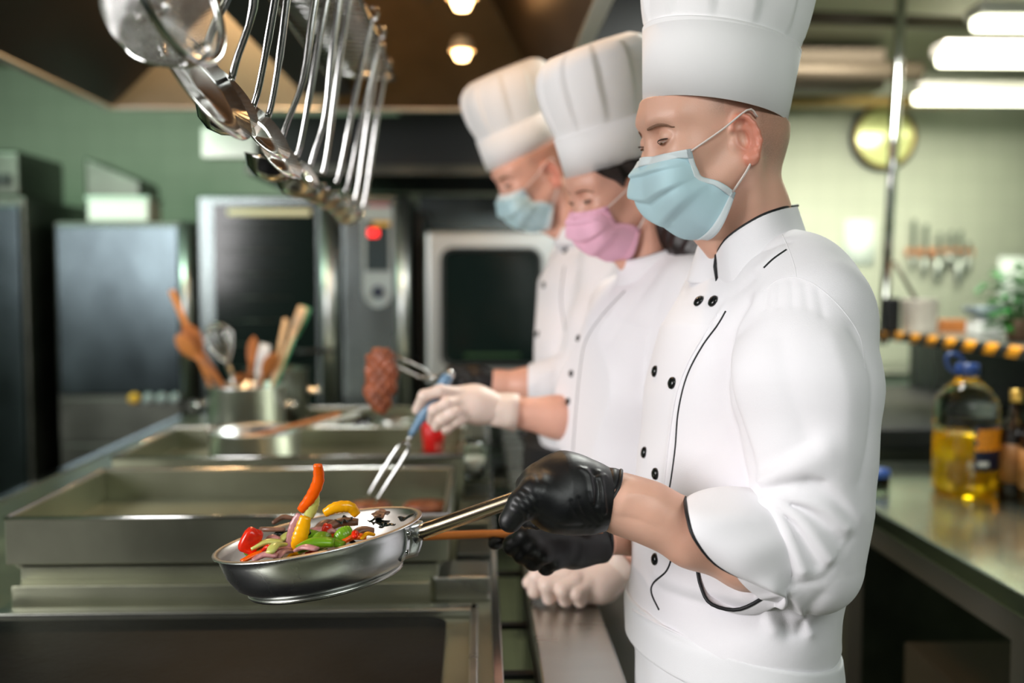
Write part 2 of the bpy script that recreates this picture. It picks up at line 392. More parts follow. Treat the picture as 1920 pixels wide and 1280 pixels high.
box('lower_door', (x0 + .02, 4.75, .12), (x1 - .07, 4.78, .68), M['steel_dark'], t)
box('kick_plate', (x0 + .04, 4.8, 0), (x1 - .04, 5.4, .1), M['black'], t)
t = empty('dark_box', (-1.85, 5.0, zt2), 'dark grey sloped machine standing on the steel cabinet', 'appliance')
ax0, ax1 = px(120), px(232)
MB().add([(ax0, 5.02, zt2), (ax1, 5.02, zt2), (ax1, 5.3, zt2), (ax0, 5.3, zt2), (ax0, 5.02, pz(283)), (ax1, 5.02, pz(330)), (ax1, 5.3, pz(330)), (ax0, 5.3, pz(283))],
  [(0, 3, 2, 1), (4, 5, 6, 7), (0, 1, 5, 4), (1, 2, 6, 5), (2, 3, 7, 6), (3, 0, 4, 7)]).build('housing', M['steel_dark'], t, bevel=.015)
t.name = 'sloped_machine'
box('rear_panel', (ax0 + .01, 5.3, zt2 + .01), (ax1 - .01, 5.33, pz(335)), M['black'], t)
t = tag(box('food_container', (px(160), 4.79, zt2), (px(276), 4.99, pz(371)), M['white_plastic'], bevel=.012), 'white plastic container box on top of the steel cabinet', 'container')
box('lid', (px(158), 4.785, pz(376)), (px(278), 4.995, pz(368)), M['paper'], t, bevel=.005)

# oven with glass door and control column
t = empty('combi_oven', (-.84, 5.1, .72), 'tall steel combi oven with glass door and control column', 'oven')
x0, x1, z1 = px(370), px(770), pz(366); z0 = .72
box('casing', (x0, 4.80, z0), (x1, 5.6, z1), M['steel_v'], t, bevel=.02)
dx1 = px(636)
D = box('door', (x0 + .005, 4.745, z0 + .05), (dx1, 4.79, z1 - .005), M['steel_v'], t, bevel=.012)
G = MB(); gx0, gx1, gz0, gz1 = px(403), px(594), z0 + .12, pz(384)
G.box((gx0, 4.738, gz0), (gx1, 4.748, gz1)).build('door_glass', M['oven_glass'], D, bevel=.003)
mb = MB()
for q in range(8):
    zz = gz0 + .1 + q * .11; mb.tube([(gx0 + .04, 4.735, zz), (gx1 - .12, 4.735, zz)], .0022, 6)
mb.build('rack_lines', M['steel_dark'], D)
box('pale_strip', (px(430), 4.733, pz(405)), (px(585), 4.738, pz(393)), mat('oven_pale_strip', (225, 214, 180), .4), D)  # pale strip across the top of the door glass
MB().tube(spline([(px(625), 4.75, pz(655)), (px(620), 4.70, pz(655)), (px(560), 4.69, pz(657)), (px(545), 4.75, pz(657))], 12), .012, 10).build('door_handle', M['rubber'], D)
MB().tube([(px(617), 4.742, z0 + .08), (px(617), 4.742, z1 - .03)], .042, 20).build('door_edge', M['post'], D)
colp = box('control_column', (dx1 + .005, 4.745, z0 + .02), (x1 - .002, 4.80, z1 + .005), M['steel_v'], t, bevel=.02)
MB().tube([(px(755), 4.752, z0 + .05), (px(755), 4.752, z1 - .01)], .034, 16).build('column_edge', M['post'], colp)
# shield shaped control face
cx = px(709); pts = []
hw = .072
zt_, zb = pz(388), pz(576)
for q in range(17):
    a = math.pi * q / 16; pts.append((cx + hw * math.cos(a), zb + .09 - .09 * math.sin(a)))
pts = [(cx + hw, zt_)] + pts + [(cx - hw, zt_)]
n = len(pts)
MB().add([(x, 4.738, z) for x, z in pts] + [(x, 4.75, z) for x, z in pts], [tuple(range(n))] + [(q, (q + 1) % n, n + (q + 1) % n, n + q) for q in range(n)]).build('control_panel', M['grey_panel'], t, smooth=False)
box('display', (cx - .055, 4.732, pz(508)), (cx + .055, 4.739, pz(414)), M['screen'], colp)
box('warning_light', (px(692), 4.728, pz(444)), (px(711), 4.733, pz(430)), M['red_led'], colp)
box('yellow_sticker', (px(700), 4.728, pz(424)), (px(733), 4.733, pz(416)), M['yellow'], colp)
box('red_lettering', (px(692), 4.733, pz(388)), (px(732), 4.7375, pz(383)), mat('pink_red_lettering', (178, 90, 110), .5), colp)
MB().lathe([(0, .03), (.024, .03), (.030, 0)], (cx, 4.738, pz(547)), (0, -1, 0), n=24).build('knob', M['navy'], colp)
mb = MB()
for (xx, yy) in ((x0 + .05, 4.85), (x1 - .05, 4.85), (x0 + .05, 5.5), (x1 - .05, 5.5)): mb.box((xx - .02, yy - .02, .0), (xx + .02, yy + .02, z0))
mb.box((x0 + .03, 4.83, .3), (x1 - .03, 5.52, .33)); mb.build('stand', M['steel_dark'], t)
# black gap column, second oven
x0, x1, z1 = px(797), px(1120), pz(432); z0 = .92
t = empty('convection_oven', ((x0 + x1) / 2, 5.1, z0), 'steel convection oven with rounded dark window behind the far chef', 'oven')
box('casing', (x0 + .01, 4.79, z0), (x1, 5.6, z1 - .01), M['steel_v'], t, bevel=.015)
D = box('door', (x0, 4.745, z0 + .04), (x1 - .02, 4.79, z1), M['post'], t, bevel=.02)
def rrect(x0, z0, x1, z1, r, y, k=6):
    out = []
    for (cx_, cz_, a0) in ((x1 - r, z1 - r, 0), (x0 + r, z1 - r, 90), (x0 + r, z0 + r, 180), (x1 - r, z0 + r, 270)):
        for q in range(k + 1):
            a = math.radians(a0 + 90 * q / k); out.append((cx_ + r * math.cos(a), y, cz_ + r * math.sin(a)))
    return out
w0 = (px(830), pz(684), px(1012), pz(468))
r1 = rrect(*w0, .05, 4.735); r2 = rrect(*w0, .05, 4.76); n = len(r1)
MB().add(r1 + r2, [tuple(range(n))[::-1]] + [(q, (q + 1) % n, n + (q + 1) % n, n + q) for q in range(n)]).build('window_glass', M['oven_glass'], D, smooth=False)
MB().tube([np.array(p) for p in r1 + r1[:1]], .012, 8, cap=False).build('window_seal', M['black'], D)
box('inner_light_line', (px(870), 4.729, pz(668)), (px(975), 4.734, pz(663)), mat('green_oven_reflector', (40, 70, 38), .4), D)
mb = MB()
for (xx, yy) in ((x0 + .05, 4.85), (x1 - .05, 4.85), (x0 + .05, 5.5), (x1 - .05, 5.5)): mb.box((xx - .02, yy - .02, 0), (xx + .02, yy + .02, z0))
mb.box((x0 + .03, 4.83, .45), (x1 - .03, 5.52, .48)); mb.build('stand', M['steel_dark'], t)
tag(box('oven_gap_shade', (px(772) + .01, 4.9, 0), (px(795) - .01, 5.6, 1.8), M['black']), 'narrow black panel standing in for the shade in the gap between the two ovens', 'gap_shade')  # black box put in for the shade between the ovens

# ------------------------------------------------------------------ cooking range island
RX0, RX1, RY0, RY1, RZ = -1.3, .03, .95, 4.45, .87
t = empty('cooking_range', (-.6, 2.7, 0), 'long stainless steel cooking range island with black griddle and raised trays', 'cooking range')
mb = MB(); mb.box((RX0 + .03, RY0 + .03, .1), (RX1 - .02, RY1 - .03, RZ - .04)).build('base_cabinet', M['steel_range'], t)
top = box('worktop', (RX0, RY0, RZ - .045), (RX1, RY1, RZ), M['steel_range'], t, bevel=.006)
box('kick_plate', (RX0 + .1, RY0 + .1, 0), (RX1 - .08, RY1 - .1, .1), M['black'], t)
mb = MB(); mb.box((RX0 - .004, RY0, RZ - .012), (RX0 + .03, RY1, RZ + .006)); mb.box((RX1 - .012, RY0, RZ - .03), (RX1 + .004, RY1, RZ + .006))
mb.build('edge_trim', M['chrome'], t, bevel=.002)
# griddle with frame
gy1 = 1.72
mb = MB()
mb.box((-1.22, gy1 - .02, RZ), (-.005, gy1 + .012, RZ + .015)); mb.box((-.018, 1.02, RZ), (-.004, gy1 + .012, RZ + .015))
mb.box((-1.22, 1.02, RZ), (-1.205, gy1, RZ + .015)); mb.box((-1.22, 1.0, RZ), (-.005, 1.03, RZ + .015))
mb.build('griddle_frame', M['steel'], t, bevel=.003)
r = rrect(-1.18, 1.06, -.06, gy1 - .045, .035, 0)
r1 = [(x, y, RZ + .011) for x, _, y in r]; r2 = [(x, y, RZ - .0) for x, _, y in r]; n = len(r)
MB().add(r1 + r2, [tuple(range(n))] + [(q, (q + 1) % n, n + (q + 1) % n, n + q) for q in range(n)]).build('griddle_plate', M['cast'], t, smooth=False, bevel=.003)
def tray(y0, y1, x0, x1, zf, zr, zfoot, name='raised_tray'):
    mb = MB(); w = .012
    mb.box((x0, y0, zfoot), (x1, y0 + w, zr)); mb.box((x0, y1 - w, zf - .02), (x1, y1, zr))
    mb.box((x0, y0 + w, zf - .02), (x0 + w, y1 - w, zr)); mb.box((x1 - w, y0 + w, zf - .02), (x1, y1 - w, zr))
    mb.box((x0 + w, y0 + w, zf - .03), (x1 - w, y1 - w, zf))
    o = mb.build(name, M['steel_range'], t, bevel=.0025)
    mb = MB(); mb.box((x0 + .02, y0 + .012, RZ), (x1 - .02, y1 - .01, zfoot)); mb.build('tray_plinth', M['steel_range'], o, bevel=.003)
    rim = MB(); e = .003
    rim.tube([(x0, y0, zr), (x1, y0, zr), (x1, y1, zr), (x0, y1, zr), (x0, y0, zr)], .0035, 6); rim.build('tray_rim', M['chrome'], o)
    return o
tray(1.785, 2.25, -.85, -.058, .965, 1.03, .945)
box('splash_step', (-.83, 1.76, RZ), (-.09, 1.797, .915), M['steel_range'], t)
tray(2.40, 2.90, -.885, -.04, .975, 1.03, .93)
tray(3.0, 3.6, -.86, -.04, .955, 1.0, .93)
# burner strip to the right of the trays
for i, (y0, y1) in enumerate(((1.93, 2.08), (2.14, 2.36), (2.44, 2.62), (2.7, 2.95), (3.05, 3.4))):
    box('drip_plate', (-.048, y0, RZ), (.022, y1, RZ + .05 + .012 * (i % 2)), M['steel_dark'] if i % 2 == 0 else M['steel_range'], t)
box('front_block', (-.085, 1.79, RZ), (.018, 1.90, RZ + .045), M['steel'], t, bevel=.004)
# shelf rail in front of the range
t = empty('tray_rail_shelf', (.15, 2.4, .87), 'narrow steel rail shelf running along the chef side of the range', 'shelf')
box('shelf_top', (.088, .9, .845), (.215, 4.2, .868), M['steel'], t, bevel=.006)
box('front_apron', (.088, .9, .80), (.094, 4.2, .845), M['rubber'], t, bevel=.001)
for y in (1.3, 1.62, 1.86, 2.2, 2.55, 3.0, 3.5, 4.0):
    box('bracket', (.033, y, .79), (.09, y + .02, .80), M['black'], t, bevel=.001)
    box('strut', (.16, y, .0), (.18, y + .02, .845), M['steel_dark'], t, bevel=.001)

# ------------------------------------------------------------------ things on the range
def saucepan():
    c = P(478, 862, 2.62); c[2] = .976
    t = empty('saucepan', c, 'low steel saucepan with brown sauce standing on the far tray', 'saucepan')
    R = .116
    b = MB().lathe([(0, .001), (R * .96, .001), (R, .008), (R, .08), (R + .008, .088), (R + .006, .091), (R - .004, .084), (R - .004, .01), (0, .006)], c, n=64).build('pot_body', M['post'], t)
    MB().lathe([(0, .060), (R - .005, .060)], c, n=48).build('sauce', mat('brown_sauce', (120, 72, 52), .25), t)
    h0 = c + np.array([.10, .05, .082]); MB().tube(spline([h0, h0 + [.05, .04, .008], h0 + [.16, .14, .03]], 12), [.009] * 12, 10, flat=.5).build('handle', M['steel'], t)
    a = c + np.array([-.02, -.03, .07]); bb = c + np.array([.21, .09, .118])
    s = empty('wooden_spoon', a, 'wooden spoon lying across the low saucepan', 'spoon')
    MB().tube([a + (bb - a) * q for q in (0, .3, .7, 1)], [.011, .009, .008, .009], 10, flat=.6).build('handle', M['wood_dark'], s)
    MB().lathe([(.001, -.03), (.016, -.02), (.02, 0), (.014, .02), (.001, .03)], a, bb - a, n=16, sy=.4).build('bowl', M['wood_dark'], s)
saucepan()
pc = P(462, 808, 3.12); pc[2] = .963
t = empty('utensil_pot', pc, 'tall shiny steel pot full of wooden spoons', 'pot')
R = .118
MB().lathe([(0, .001), (R * .97, .001), (R, .008), (R, .165), (R + .004, .17), (R - .003, .17), (R - .004, .02), (0, .012)], pc, n=64).build('pot_body', M['post'], t)
for s_ in (-1, 1):
    a = pc + np.array([s_ * R, 0, .11])
    MB().tube(spline([a + [0, -.03, 0], a + [s_ * .035, -.025, 0], a + [s_ * .035, .025, 0], a + [0, .03, 0]], 14), .006, 8).build('handle', M['chrome'], t)
c2 = P(520, 800, 3.42); c2[2] = .963
t = empty('stock_pot', c2, 'second steel pot half hidden behind the spoon pot', 'pot')
MB().lathe([(0, .001), (.10, .001), (.105, .008), (.105, .19), (.109, .195), (.101, .195), (.1, .02), (0, .012)], c2, n=48).build('pot_body', M['steel_dark'], t)
a = c2 + np.array([.105, 0, .12]); MB().tube(spline([a + [0, -.03, 0], a + [.04, -.025, 0], a + [.04, .025, 0], a + [0, .03, 0]], 14), .007, 8).build('handle', M['chrome'], t)
def spoon(x, y, Y, kind, mt, lb, bx, by, w=.02, nm='wooden_spoon', cat='spoon'):
    """kind: bowl = spoon bowl up, stick = plain handle end up; (x,y) top pixel, (bx,by) where it enters the pot"""
    top = P(x, y, Y); mid = P(bx, by, 3.11); base = mid + (mid - top) * .35
    base[2] = max(base[2], .985)
    t = empty(nm, base, lb, cat, 'cooking tools standing in the steel pot')
    d = top - base; L = np.linalg.norm(d); d = d / L
    if kind == 'bowl':
        MB().tube([base, base + d * (L - .06)], .0065, 10).build('handle', mt, t)
        MB().lathe([(.001, -.05), (w * .6, -.035), (w, -.005), (w * .95, .02), (w * .6, .04), (.001, .05)], base + d * (L - .05), d, n=20, sy=.35, u=(1, .4, 0)).build('bowl', mt, t, subsurf=1)
    elif kind == 'stick':
        tag(t, lb); MB().tube([base, top], [.006, w * .55], 10).build('handle', mt, t)
    elif kind == 'spatula':
        MB().tube([base, base + d * (L - .08)], .006, 10).build('handle', mt, t)
        MB().tube([base + d * (L - .1), base + d * (L - .04), base + d * L], [w * .7, w, w * .9], 14, flat=.18, up=(0, 1, 0)).build('blade', mt, t)
    elif kind == 'whisk':
        MB().tube([base, base + d * L * .45], .009, 10).build('handle', M['steel'], t)
        mb = MB(); u, v, dd = frame(d)
        for q in range(8):
            a = math.pi * q / 8; e = u * math.cos(a) + v * math.sin(a); p0 = base + d * L * .45
            mb.tube(spline([p0, p0 + d * L * .2 + e * w * 1.0, p0 + d * L * .42 + e * w * 1.35, base + d * L, p0 + d * L * .42 - e * w * 1.35, p0 + d * L * .2 - e * w, p0], 26), .0013, 5)
        mb.build('wires', M['chrome'], t)
spoon(322, 545, 3.16, 'stick', M['wood'], 'thin wooden handle sticking highest out of the pot, leaning left', 390, 712, .02)
spoon(345, 608, 3.10, 'bowl', M['wood_dark'], 'dark orange wooden spoon leaning left behind the lighter one', 412, 712, .030)
spoon(330, 628, 3.06, 'bowl', M['wood'], 'light wooden spoon leaning furthest left in the pot', 408, 714, .024)
spoon(400, 606, 3.13, 'whisk', M['steel'], 'wire whisk standing in the steel pot', 438, 712, .032, 'whisk', 'whisk')
spoon(476, 630, 3.14, 'bowl', M['wood_dark'], 'upright narrow wooden spoon in the middle of the pot', 468, 712, .018)
spoon(498, 645, 3.10, 'spatula', M['white_plastic'], 'white plastic spatula standing in the steel pot', 482, 712, .018, 'spatula', 'spatula')
spoon(517, 660, 3.07, 'bowl', M['wood_dark'], 'round wooden spoon leaning right at the pot rim', 492, 712, .026)
spoon(450, 700, 3.04, 'bowl', M['wood_dark'], 'low wooden spoon just showing over the front rim of the pot', 452, 716, .022)
spoon(536, 598, 3.17, 'stick', M['wood_pale'], 'short pale stick in the pot beside the green handle', 512, 712, .016)
spoon(575, 575, 3.14, 'spatula', M['green_plastic'], 'green and white handle leaning right out of the pot', 520, 712, .017, 'spatula', 'spatula')
spoon(568, 575, 3.12, 'spatula', M['wood_pale'], 'pale wooden spatula leaning right beside the green handle', 516, 712, .015, 'spatula', 'spatula')
# clutter at the far end of the range
random.seed(5)
for i, (x, y, wd, ht, mt, nm, lb, ct) in enumerate([
    (620, 803, .10, .035, 'steel', 'pot_cover', 'flat steel lid lying right of the spoon pot', 'lid'),
    (668, 800, .06, .045, 'glass', 'glass_bowl', 'small clear bowl at the far end of the range', 'bowl'),
    (740, 803, .07, .04, 'steel', 'steel_dish', 'low steel dish behind the hanging piece of meat', 'dish')]):
    c = P(x, y, 3.3); c[2] = .963
    t = tag(MB().lathe([(0, .002), (wd * .7, .002), (wd, ht), (wd * .94, ht), (wd * .66, .008), (0, .008)], c, n=40).build(nm, M[mt], None), lb, ct)
c = P(812, 806, 2.78); c[2] = .978
t = empty('red_container', c, 'bright red plastic container behind the white gloved hand', 'container')
MB().lathe([(0, .001), (.028, .001), (.033, .10), (.030, .10), (.026, .006), (0, .006)], c, n=32).build('tub', M['red'], t)
MB().lathe([(0, .108), (.033, .105), (.036, .094), (.033, .094)], c, n=32).build('lid', M['red'], t)
c = P(886, 862, 2.62); c[2] = .934; 
t = empty('glass_jar', c, 'small glass jar with white contents on the range edge', 'jar')
MB().lathe([(0, .001), (.036, .001), (.04, .01), (.04, .085), (.032, .1), (.030, .1), (.037, .083), (.037, .008), (0, .006)], c, n=32).build('glass', M['glass'], t)
MB().lathe([(0, .008), (.034, .008), (.034, .05), (0, .05)], c, n=32).build('contents', M['white_plastic'], t)
# stains / pieces of meat on the tray
for (x, y, r_, lb) in ((695, 940, .045, 'browned piece of meat frying on the near tray under the fork'), (800, 925, .05, 'browned piece of meat at the right of the near tray')):
    c = P(x, y, 2.1); c[2] = .968
    mb = MB().lathe([(0, 0), (r_, .002), (r_ * 1.02, .010), (r_ * .8, .018), (0, .021)], c, n=28, sy=.7)
    tag(mb.build('meat_piece', mat('fried_meat', (120, 66, 40), .4, bump=(120, .8), vary=.4, vscale=60), None), lb, 'meat')

# ------------------------------------------------------------------ rack and hanging utensils
t = empty('utensil_rack', (-.3, 1.75, 1.97), 'long steel utensil rack hanging under the hood', 'rack')
mb = MB(); mb.tube([(-.225, .8, 1.985), (-.225, 2.66, 1.985)], .007, 10); mb.tube([(-.40, .8, 2.0), (-.40, 2.66, 2.0)], .007, 10); mb.tube([(-.225, 2.66, 1.985), (-.40, 2.66, 2.0)], .007, 10)
mb.build('rails', M['chrome'], t)
mb = MB()
for q in range(46): y = .82 + q * .04; mb.tube([(-.225, y, 1.987), (-.40, y, 2.0)], .0028, 6)
mb.build('cross_bars', M['chrome'], t)
MB().box((-.395, .82, 2.006), (-.235, 2.64, 2.012)).build('shelf_plate', M['steel'], t)
for y in (1.1, 2.3): MB().tube([(-.31, y, 2.01), (-.31, y, 2.66)], .006, 8).build('hanger', M['steel_dark'], t)
def hang(kind, Y, lb, dxb=0.0, L=.33, r=.04):
    """handle from the rail down and to the left, bowl at the bottom"""
    top = np.array([-.225, Y, 1.978]); bot = np.array([-.29 + dxb, Y + .01, 1.978 - L])
    bend = .003 + .012 * abs(math.sin(Y * 37)) * (kind != 'ladle'); top = top + np.array([.010 * math.sin(Y * 91), .012 * math.sin(Y * 53), 0])
    t = empty(kind, top, lb, {'ladle': 'ladle', 'serving_spoon': 'spoon', 'skimmer': 'skimmer', 'turner': 'spatula'}[kind], 'steel utensils hanging from the rack')
    h = MB()
    h.tube(spline([top + [.0, 0, .02], top + [.012, 0, .012], top + [.008, 0, -.004], top + [0, 0, -.015], top + (bot - top) * .4 + [.0 + bend * .4, 0, 0], top + (bot - top) * .72 + [bend, 0, 0], bot + (top - bot) * .08 + [.003, 0, 0], bot], 26), [.0036] * 7 + [.0054] * 12 + [.0044] * 7, 10, flat=.38, up=(0, 1, .05)).build('handle', M['chrome'], t)
    if kind == 'ladle':
        c = bot + np.array([-r * .85, 0, -.004])
        MB().lathe([(0, -r * .8), (r * .5, -r * .7), (r * .85, -r * .4), (r, 0), (r * 1.04, .001), (r * .95, -.002), (r * .8, -r * .38), (r * .45, -r * .66), (0, -r * .75)], c, (.25, -.1, 1), n=36).build('bowl', M['chrome'], t)
    elif kind == 'skimmer':
        c = bot + np.array([-.004, 0.01, -r * .35])
        MB().lathe([(0, -.014), (r * .6, -.009), (r, 0), (r, .0022), (r * .6, -.006), (0, -.011)], c, (.86, -.1, .42), n=44, sy=.62, u=(0, 1, -.22)).build('dish', M['chrome'], t)
    elif kind == 'serving_spoon':
        c = bot + np.array([-.005, 0, -r * .4])
        MB().lathe([(0, -.016), (r * .6, -.011), (r * 1.3, 0), (r * 1.32, .002), (r * .6, -.008), (0, -.013)], c, (.82, -.2, .40), n=36, sy=.62, u=(0, 1, -.3)).build('bowl', M['chrome'], t)
    else:
        c = bot
        MB().tube([c, c + [-.004, 0, -.03], c + [-.01, 0, -.09]], [.012, .034, .04], 14, flat=.06, up=(1, -.4, 0)).build('blade', M['chrome'], t)
    return t
hang('skimmer', 1.06, 'nearest hanging skimmer, its large oval dish below the mesh strainer', 0.004, .282, .100)
hang('serving_spoon', 1.16, 'second hanging utensil, a long serving spoon', .005, .295, .046)
hang('ladle', 1.26, 'third hanging utensil, a ladle with a bright highlight', .006, .31, .038)
hang('serving_spoon', 1.36, 'fourth hanging utensil, a dark serving spoon', .004, .305, .048)
hang('serving_spoon', 1.47, 'fifth hanging utensil, a bright serving spoon', 0, .32, .048)
hang('ladle', 1.59, 'sixth hanging utensil, a ladle in the middle of the row', 0, .33, .044)
hang('skimmer', 1.72, 'seventh hanging utensil, a small skimmer', 0, .33, .04)
hang('ladle', 1.85, 'eighth hanging utensil, a round ladle', 0, .33, .05)
hang('ladle', 2.02, 'ninth hanging utensil, a round ladle with highlights', 0, .33, .045)
hang('ladle', 2.16, 'tenth hanging utensil, a round ladle near the far end', 0, .335, .042)
hang('ladle', 2.32, 'eleventh hanging utensil, a ladle next to the last', 0, .34, .04)
hang('ladle', 2.48, 'last hanging ladle above the oven control column', 0, .345, .045)
# mesh strainer at the near end
sc_ = P(336, -8, .93); ax = np.array([.90, -.30, .28]); ax /= np.linalg.norm(ax)
t = empty('mesh_strainer', sc_, 'fine mesh strainer hanging nearest the camera at the top left', 'strainer')
R = .062
mb = MB(); prof = [(R * math.sin(a), -R * 1.15 * math.cos(a)) for a in np.linspace(.02, math.pi / 2, 36)]
mb.lathe(prof, sc_, ax, n=118)
o = mb.build('mesh_bowl', M['chrome'], t); k = o.modifiers.new('wire', 'WIREFRAME'); k.thickness = .0009; k.use_even_offset = False
mb = MB(); u_, v_, d_ = frame(ax)
ring = [sc_ + (u_ * math.cos(a) + v_ * math.sin(a)) * R for a in np.linspace(0, 2 * math.pi, 60)]
mb.tube(ring, .0045, 10, cap=False, ).build('rim', M['chrome'], t)
mb = MB()
for off in (0,):
    mb.tube(spline([sc_ + v_ * R * .2 - d_ * R * 1.17, sc_ - v_ * R * .55 - d_ * R * 1.0, sc_ - v_ * R * .98 - d_ * R * .25, sc_ - v_ * R * 1.02], 20), .003, 8, flat=1)
mb.build('support_strap', M['chrome'], t)
a = P(372, 88, .93)
MB().tube(spline([P(352, 97, .92), P(368, 88, .92), P(384, 82, .92), P(391, 94, .92), P(384, 108, .92), P(346, 122, .92)], 24), .0022, 8).build('rest_hook', M['chrome'], t)
MB().tube(spline([P(255, -2, .90), P(300, 2, .90), P(312, 12, .90), P(302, 24, .90), P(258, 33, .90)], 22), .0028, 8).build('wire_loop', M['chrome'], t)
MB().tube([sc_ + v_ * R, sc_ + v_ * R + np.array([.04, 0, .11])], .005, 8).build('handle', M['chrome'], t)

# ------------------------------------------------------------------ right hand table and what stands there
TX0, TX1, TY0, TY1, TZ = .96, 1.62, 1.05, 3.0, .90
t = empty('work_table', (1.3, 2, 0), 'stainless steel work table on the right with oil bottle on it', 'table')
box('table_top', (TX0, TY0, TZ - .045), (TX1, TY1, TZ), M['steel_table'], t, bevel=.005)
for (x, y) in ((TX0 + .03, 2.62), (TX1 - .07, 2.62), (TX0 + .03, 1.75), (TX1 - .07, 1.75), (TX0 + .03, 1.1), (TX1 - .07, 1.1)):
    box('leg', (x, y, 0), (x + .045, y + .045, TZ - .045), M['steel_leg'], t)
box('undershelf', (TX0 + .02, TY0 + .03, .25), (TX1 - .02, 2.66, .275), M['steel_leg'], t)
box('rail', (TX0 + .035, TY0 + .05, TZ - .12), (TX0 + .06, 2.66, TZ - .046), M['steel_leg'], t)
# big storage box below
tag(box('storage_box', (1.1, 1.9, .276), (1.5, 2.5, .52), mat('brown_grey_box', (96, 84, 70), .6)), 'brown grey storage box on the shelf under the right table', 'box')
# oil bottle
oc = P(1808, 930, 2.56); oc[2] = TZ
t = empty('oil_bottle', oc, 'large clear plastic bottle of yellow oil on the steel table', 'bottle')
R = .082; H = .335
MB().lathe([(0, .002), (R * .85, .0), (R, .012), (R, .05), (R * .97, .056), (R, .062), (R, .19), (R * .95, .20), (R * .98, .215), (R * .9, .25), (R * .6, .28), (.03, .295), (.024, .30), (.024, .315)], oc, n=48).build('bottle_shell', M['pet'], t)
MB().lathe([(0, .004), (R * .84, .003), (R * .965, .014), (R * .965, .158), (0, .158)], oc, n=48).build('oil', M['oil'], t)
MB().lathe([(0, .34), (.028, .338), (.03, .31), (.027, .31)], oc, n=24).build('cap', M['blue'], t)
MB().tube(spline([oc + [-.02, 0, .31], oc + [-.055, -.01, .33], oc + [-.06, -.01, .36], oc + [-.03, -.01, .362], oc + [0, 0, .325]], 20), .005, 8).build('carry_handle', M['blue'], t)
def wrap(c, R, a0, a1, z0, z1, name, m, parent, n=16):
    G = [[(c[0] + R * math.cos(a), c[1] + R * math.sin(a), c[2] + z) for a in np.linspace(math.radians(a0), math.radians(a1), n)] for z in (z0, z1)]
    return MB().grid(G).build(name, m, parent, solid=.0006)
lb_ = wrap(oc, R + .001, 258, 340, .070, .185, 'label', M['navy'], t)
mb = MB()
for a in range(264, 336, 10):
    for r_, z in enumerate((.128, .142, .156, .170)):
        aa = math.radians(a + (5 if r_ % 2 else 0))
        c = oc + np.array([(R + .0015) * math.cos(aa), (R + .0015) * math.sin(aa), z]); mb.lathe([(0, .0025), (.006, .0015), (.008, 0)], c, (math.cos(aa), math.sin(aa), 0), n=12)
mb.build('orange_dots', M['orange'], lb_)
wrap(oc, R + .0022, 264, 284, .082, .094, 'white_patch', M['white_plastic'], lb_)
# dark bottles at the frame edge
for (x, Y, lb) in ((1902, 2.50, 'dark brown bottle with gold cap beside the oil bottle'), (1945, 2.40, 'dark brown bottle at the right edge of the photo')):
    bc = P(x, 900, Y); bc[2] = TZ
    t = empty('sauce_bottle', bc, lb, 'bottle', 'dark bottles on the steel table')
    MB().lathe([(0, 0), (.038, 0), (.04, .01), (.04, .16), (.03, .19), (.014, .21), (.013, .25), (0, .25)], bc, n=32).build('bottle_glass', M['brown_glass'], t)
    wrap(bc, .041, 0, 359, .04, .14, 'label', M['brown_label'], t, 32)
    MB().lathe([(.015, .245), (.016, .275), (0, .277)], bc, n=20).build('cap', M['gold'], t)
bc = P(1642, 885, 2.62); bc[2] = TZ
t = empty('small_bottle', bc, 'small clear container with blue lid just behind the chef sleeve', 'container')
MB().lathe([(0, .0), (.035, 0), (.036, .035), (.033, .035), (.032, .004), (0, .004)], bc, n=28).build('tub', M['glass'], t)
MB().lathe([(0, .052), (.036, .05), (.038, .033), (.036, .033)], bc, n=28).build('lid', M['blue'], t)
# hot unit behind the table with dark top, and steel panel
t = empty('dark_cooker', (1.7, 3.7, 0), 'black topped cooker standing beyond the steel table', 'cooker')
box('body', (1.2, 3.1, 0), (1.95, 4.4, .92), M['steel_dark'], t)
box('black_top', (1.19, 3.09, .92), (1.96, 4.41, .99), M['black'], t, bevel=.01)
box('rear_panel', (1.93, 3.3, .99), (1.96, 4.41, 1.2), M['steel_v'], t)
# overshelf with hazard tape and pole
SX = 1.52; SZ = 1.45 - .129 * SX
M['hazard'] = m = bpy.data.materials.new('hazard_tape'); m.use_nodes = True; nt = m.node_tree
tc = nt.nodes.new('ShaderNodeTexCoord'); sp = nt.nodes.new('ShaderNodeSeparateXYZ'); ma = nt.nodes.new('ShaderNodeMath'); ma.operation = 'MULTIPLY'; ma.inputs[1].default_value = 1 / .13
fr = nt.nodes.new('ShaderNodeMath'); fr.operation = 'FRACT'; gt = nt.nodes.new('ShaderNodeMath'); gt.operation = 'GREATER_THAN'; gt.inputs[1].default_value = .5
ad = nt.nodes.new('ShaderNodeMath'); ad.operation = 'ADD'
mx = nt.nodes.new('ShaderNodeMix'); mx.data_type = 'RGBA'; mx.inputs[6].default_value = (*lin((30, 32, 30)), 1); mx.inputs[7].default_value = (*lin((240, 160, 30)), 1)
nt.links.new(tc.outputs['Object'], sp.inputs[0]); nt.links.new(sp.outputs['Y'], ad.inputs[0]); nt.links.new(sp.outputs['Z'], ad.inputs[1]); nt.links.new(ad.outputs[0], ma.inputs[0]); nt.links.new(ma.outputs[0], fr.inputs[0]); nt.links.new(fr.outputs[0], gt.inputs[0])
nt.links.new(gt.outputs[0], mx.inputs[0]); nt.links.new(mx.outputs[2], nt.nodes['Principled BSDF'].inputs['Base Color'])
t = empty('overshelf', (1.75, 3.2, SZ), 'long shelf with black and yellow hazard tape along its edge', 'shelf')
box('shelf_board', (SX, 2.3, SZ - .012), (2.0, 3.85, SZ + .012), M['steel'], t)
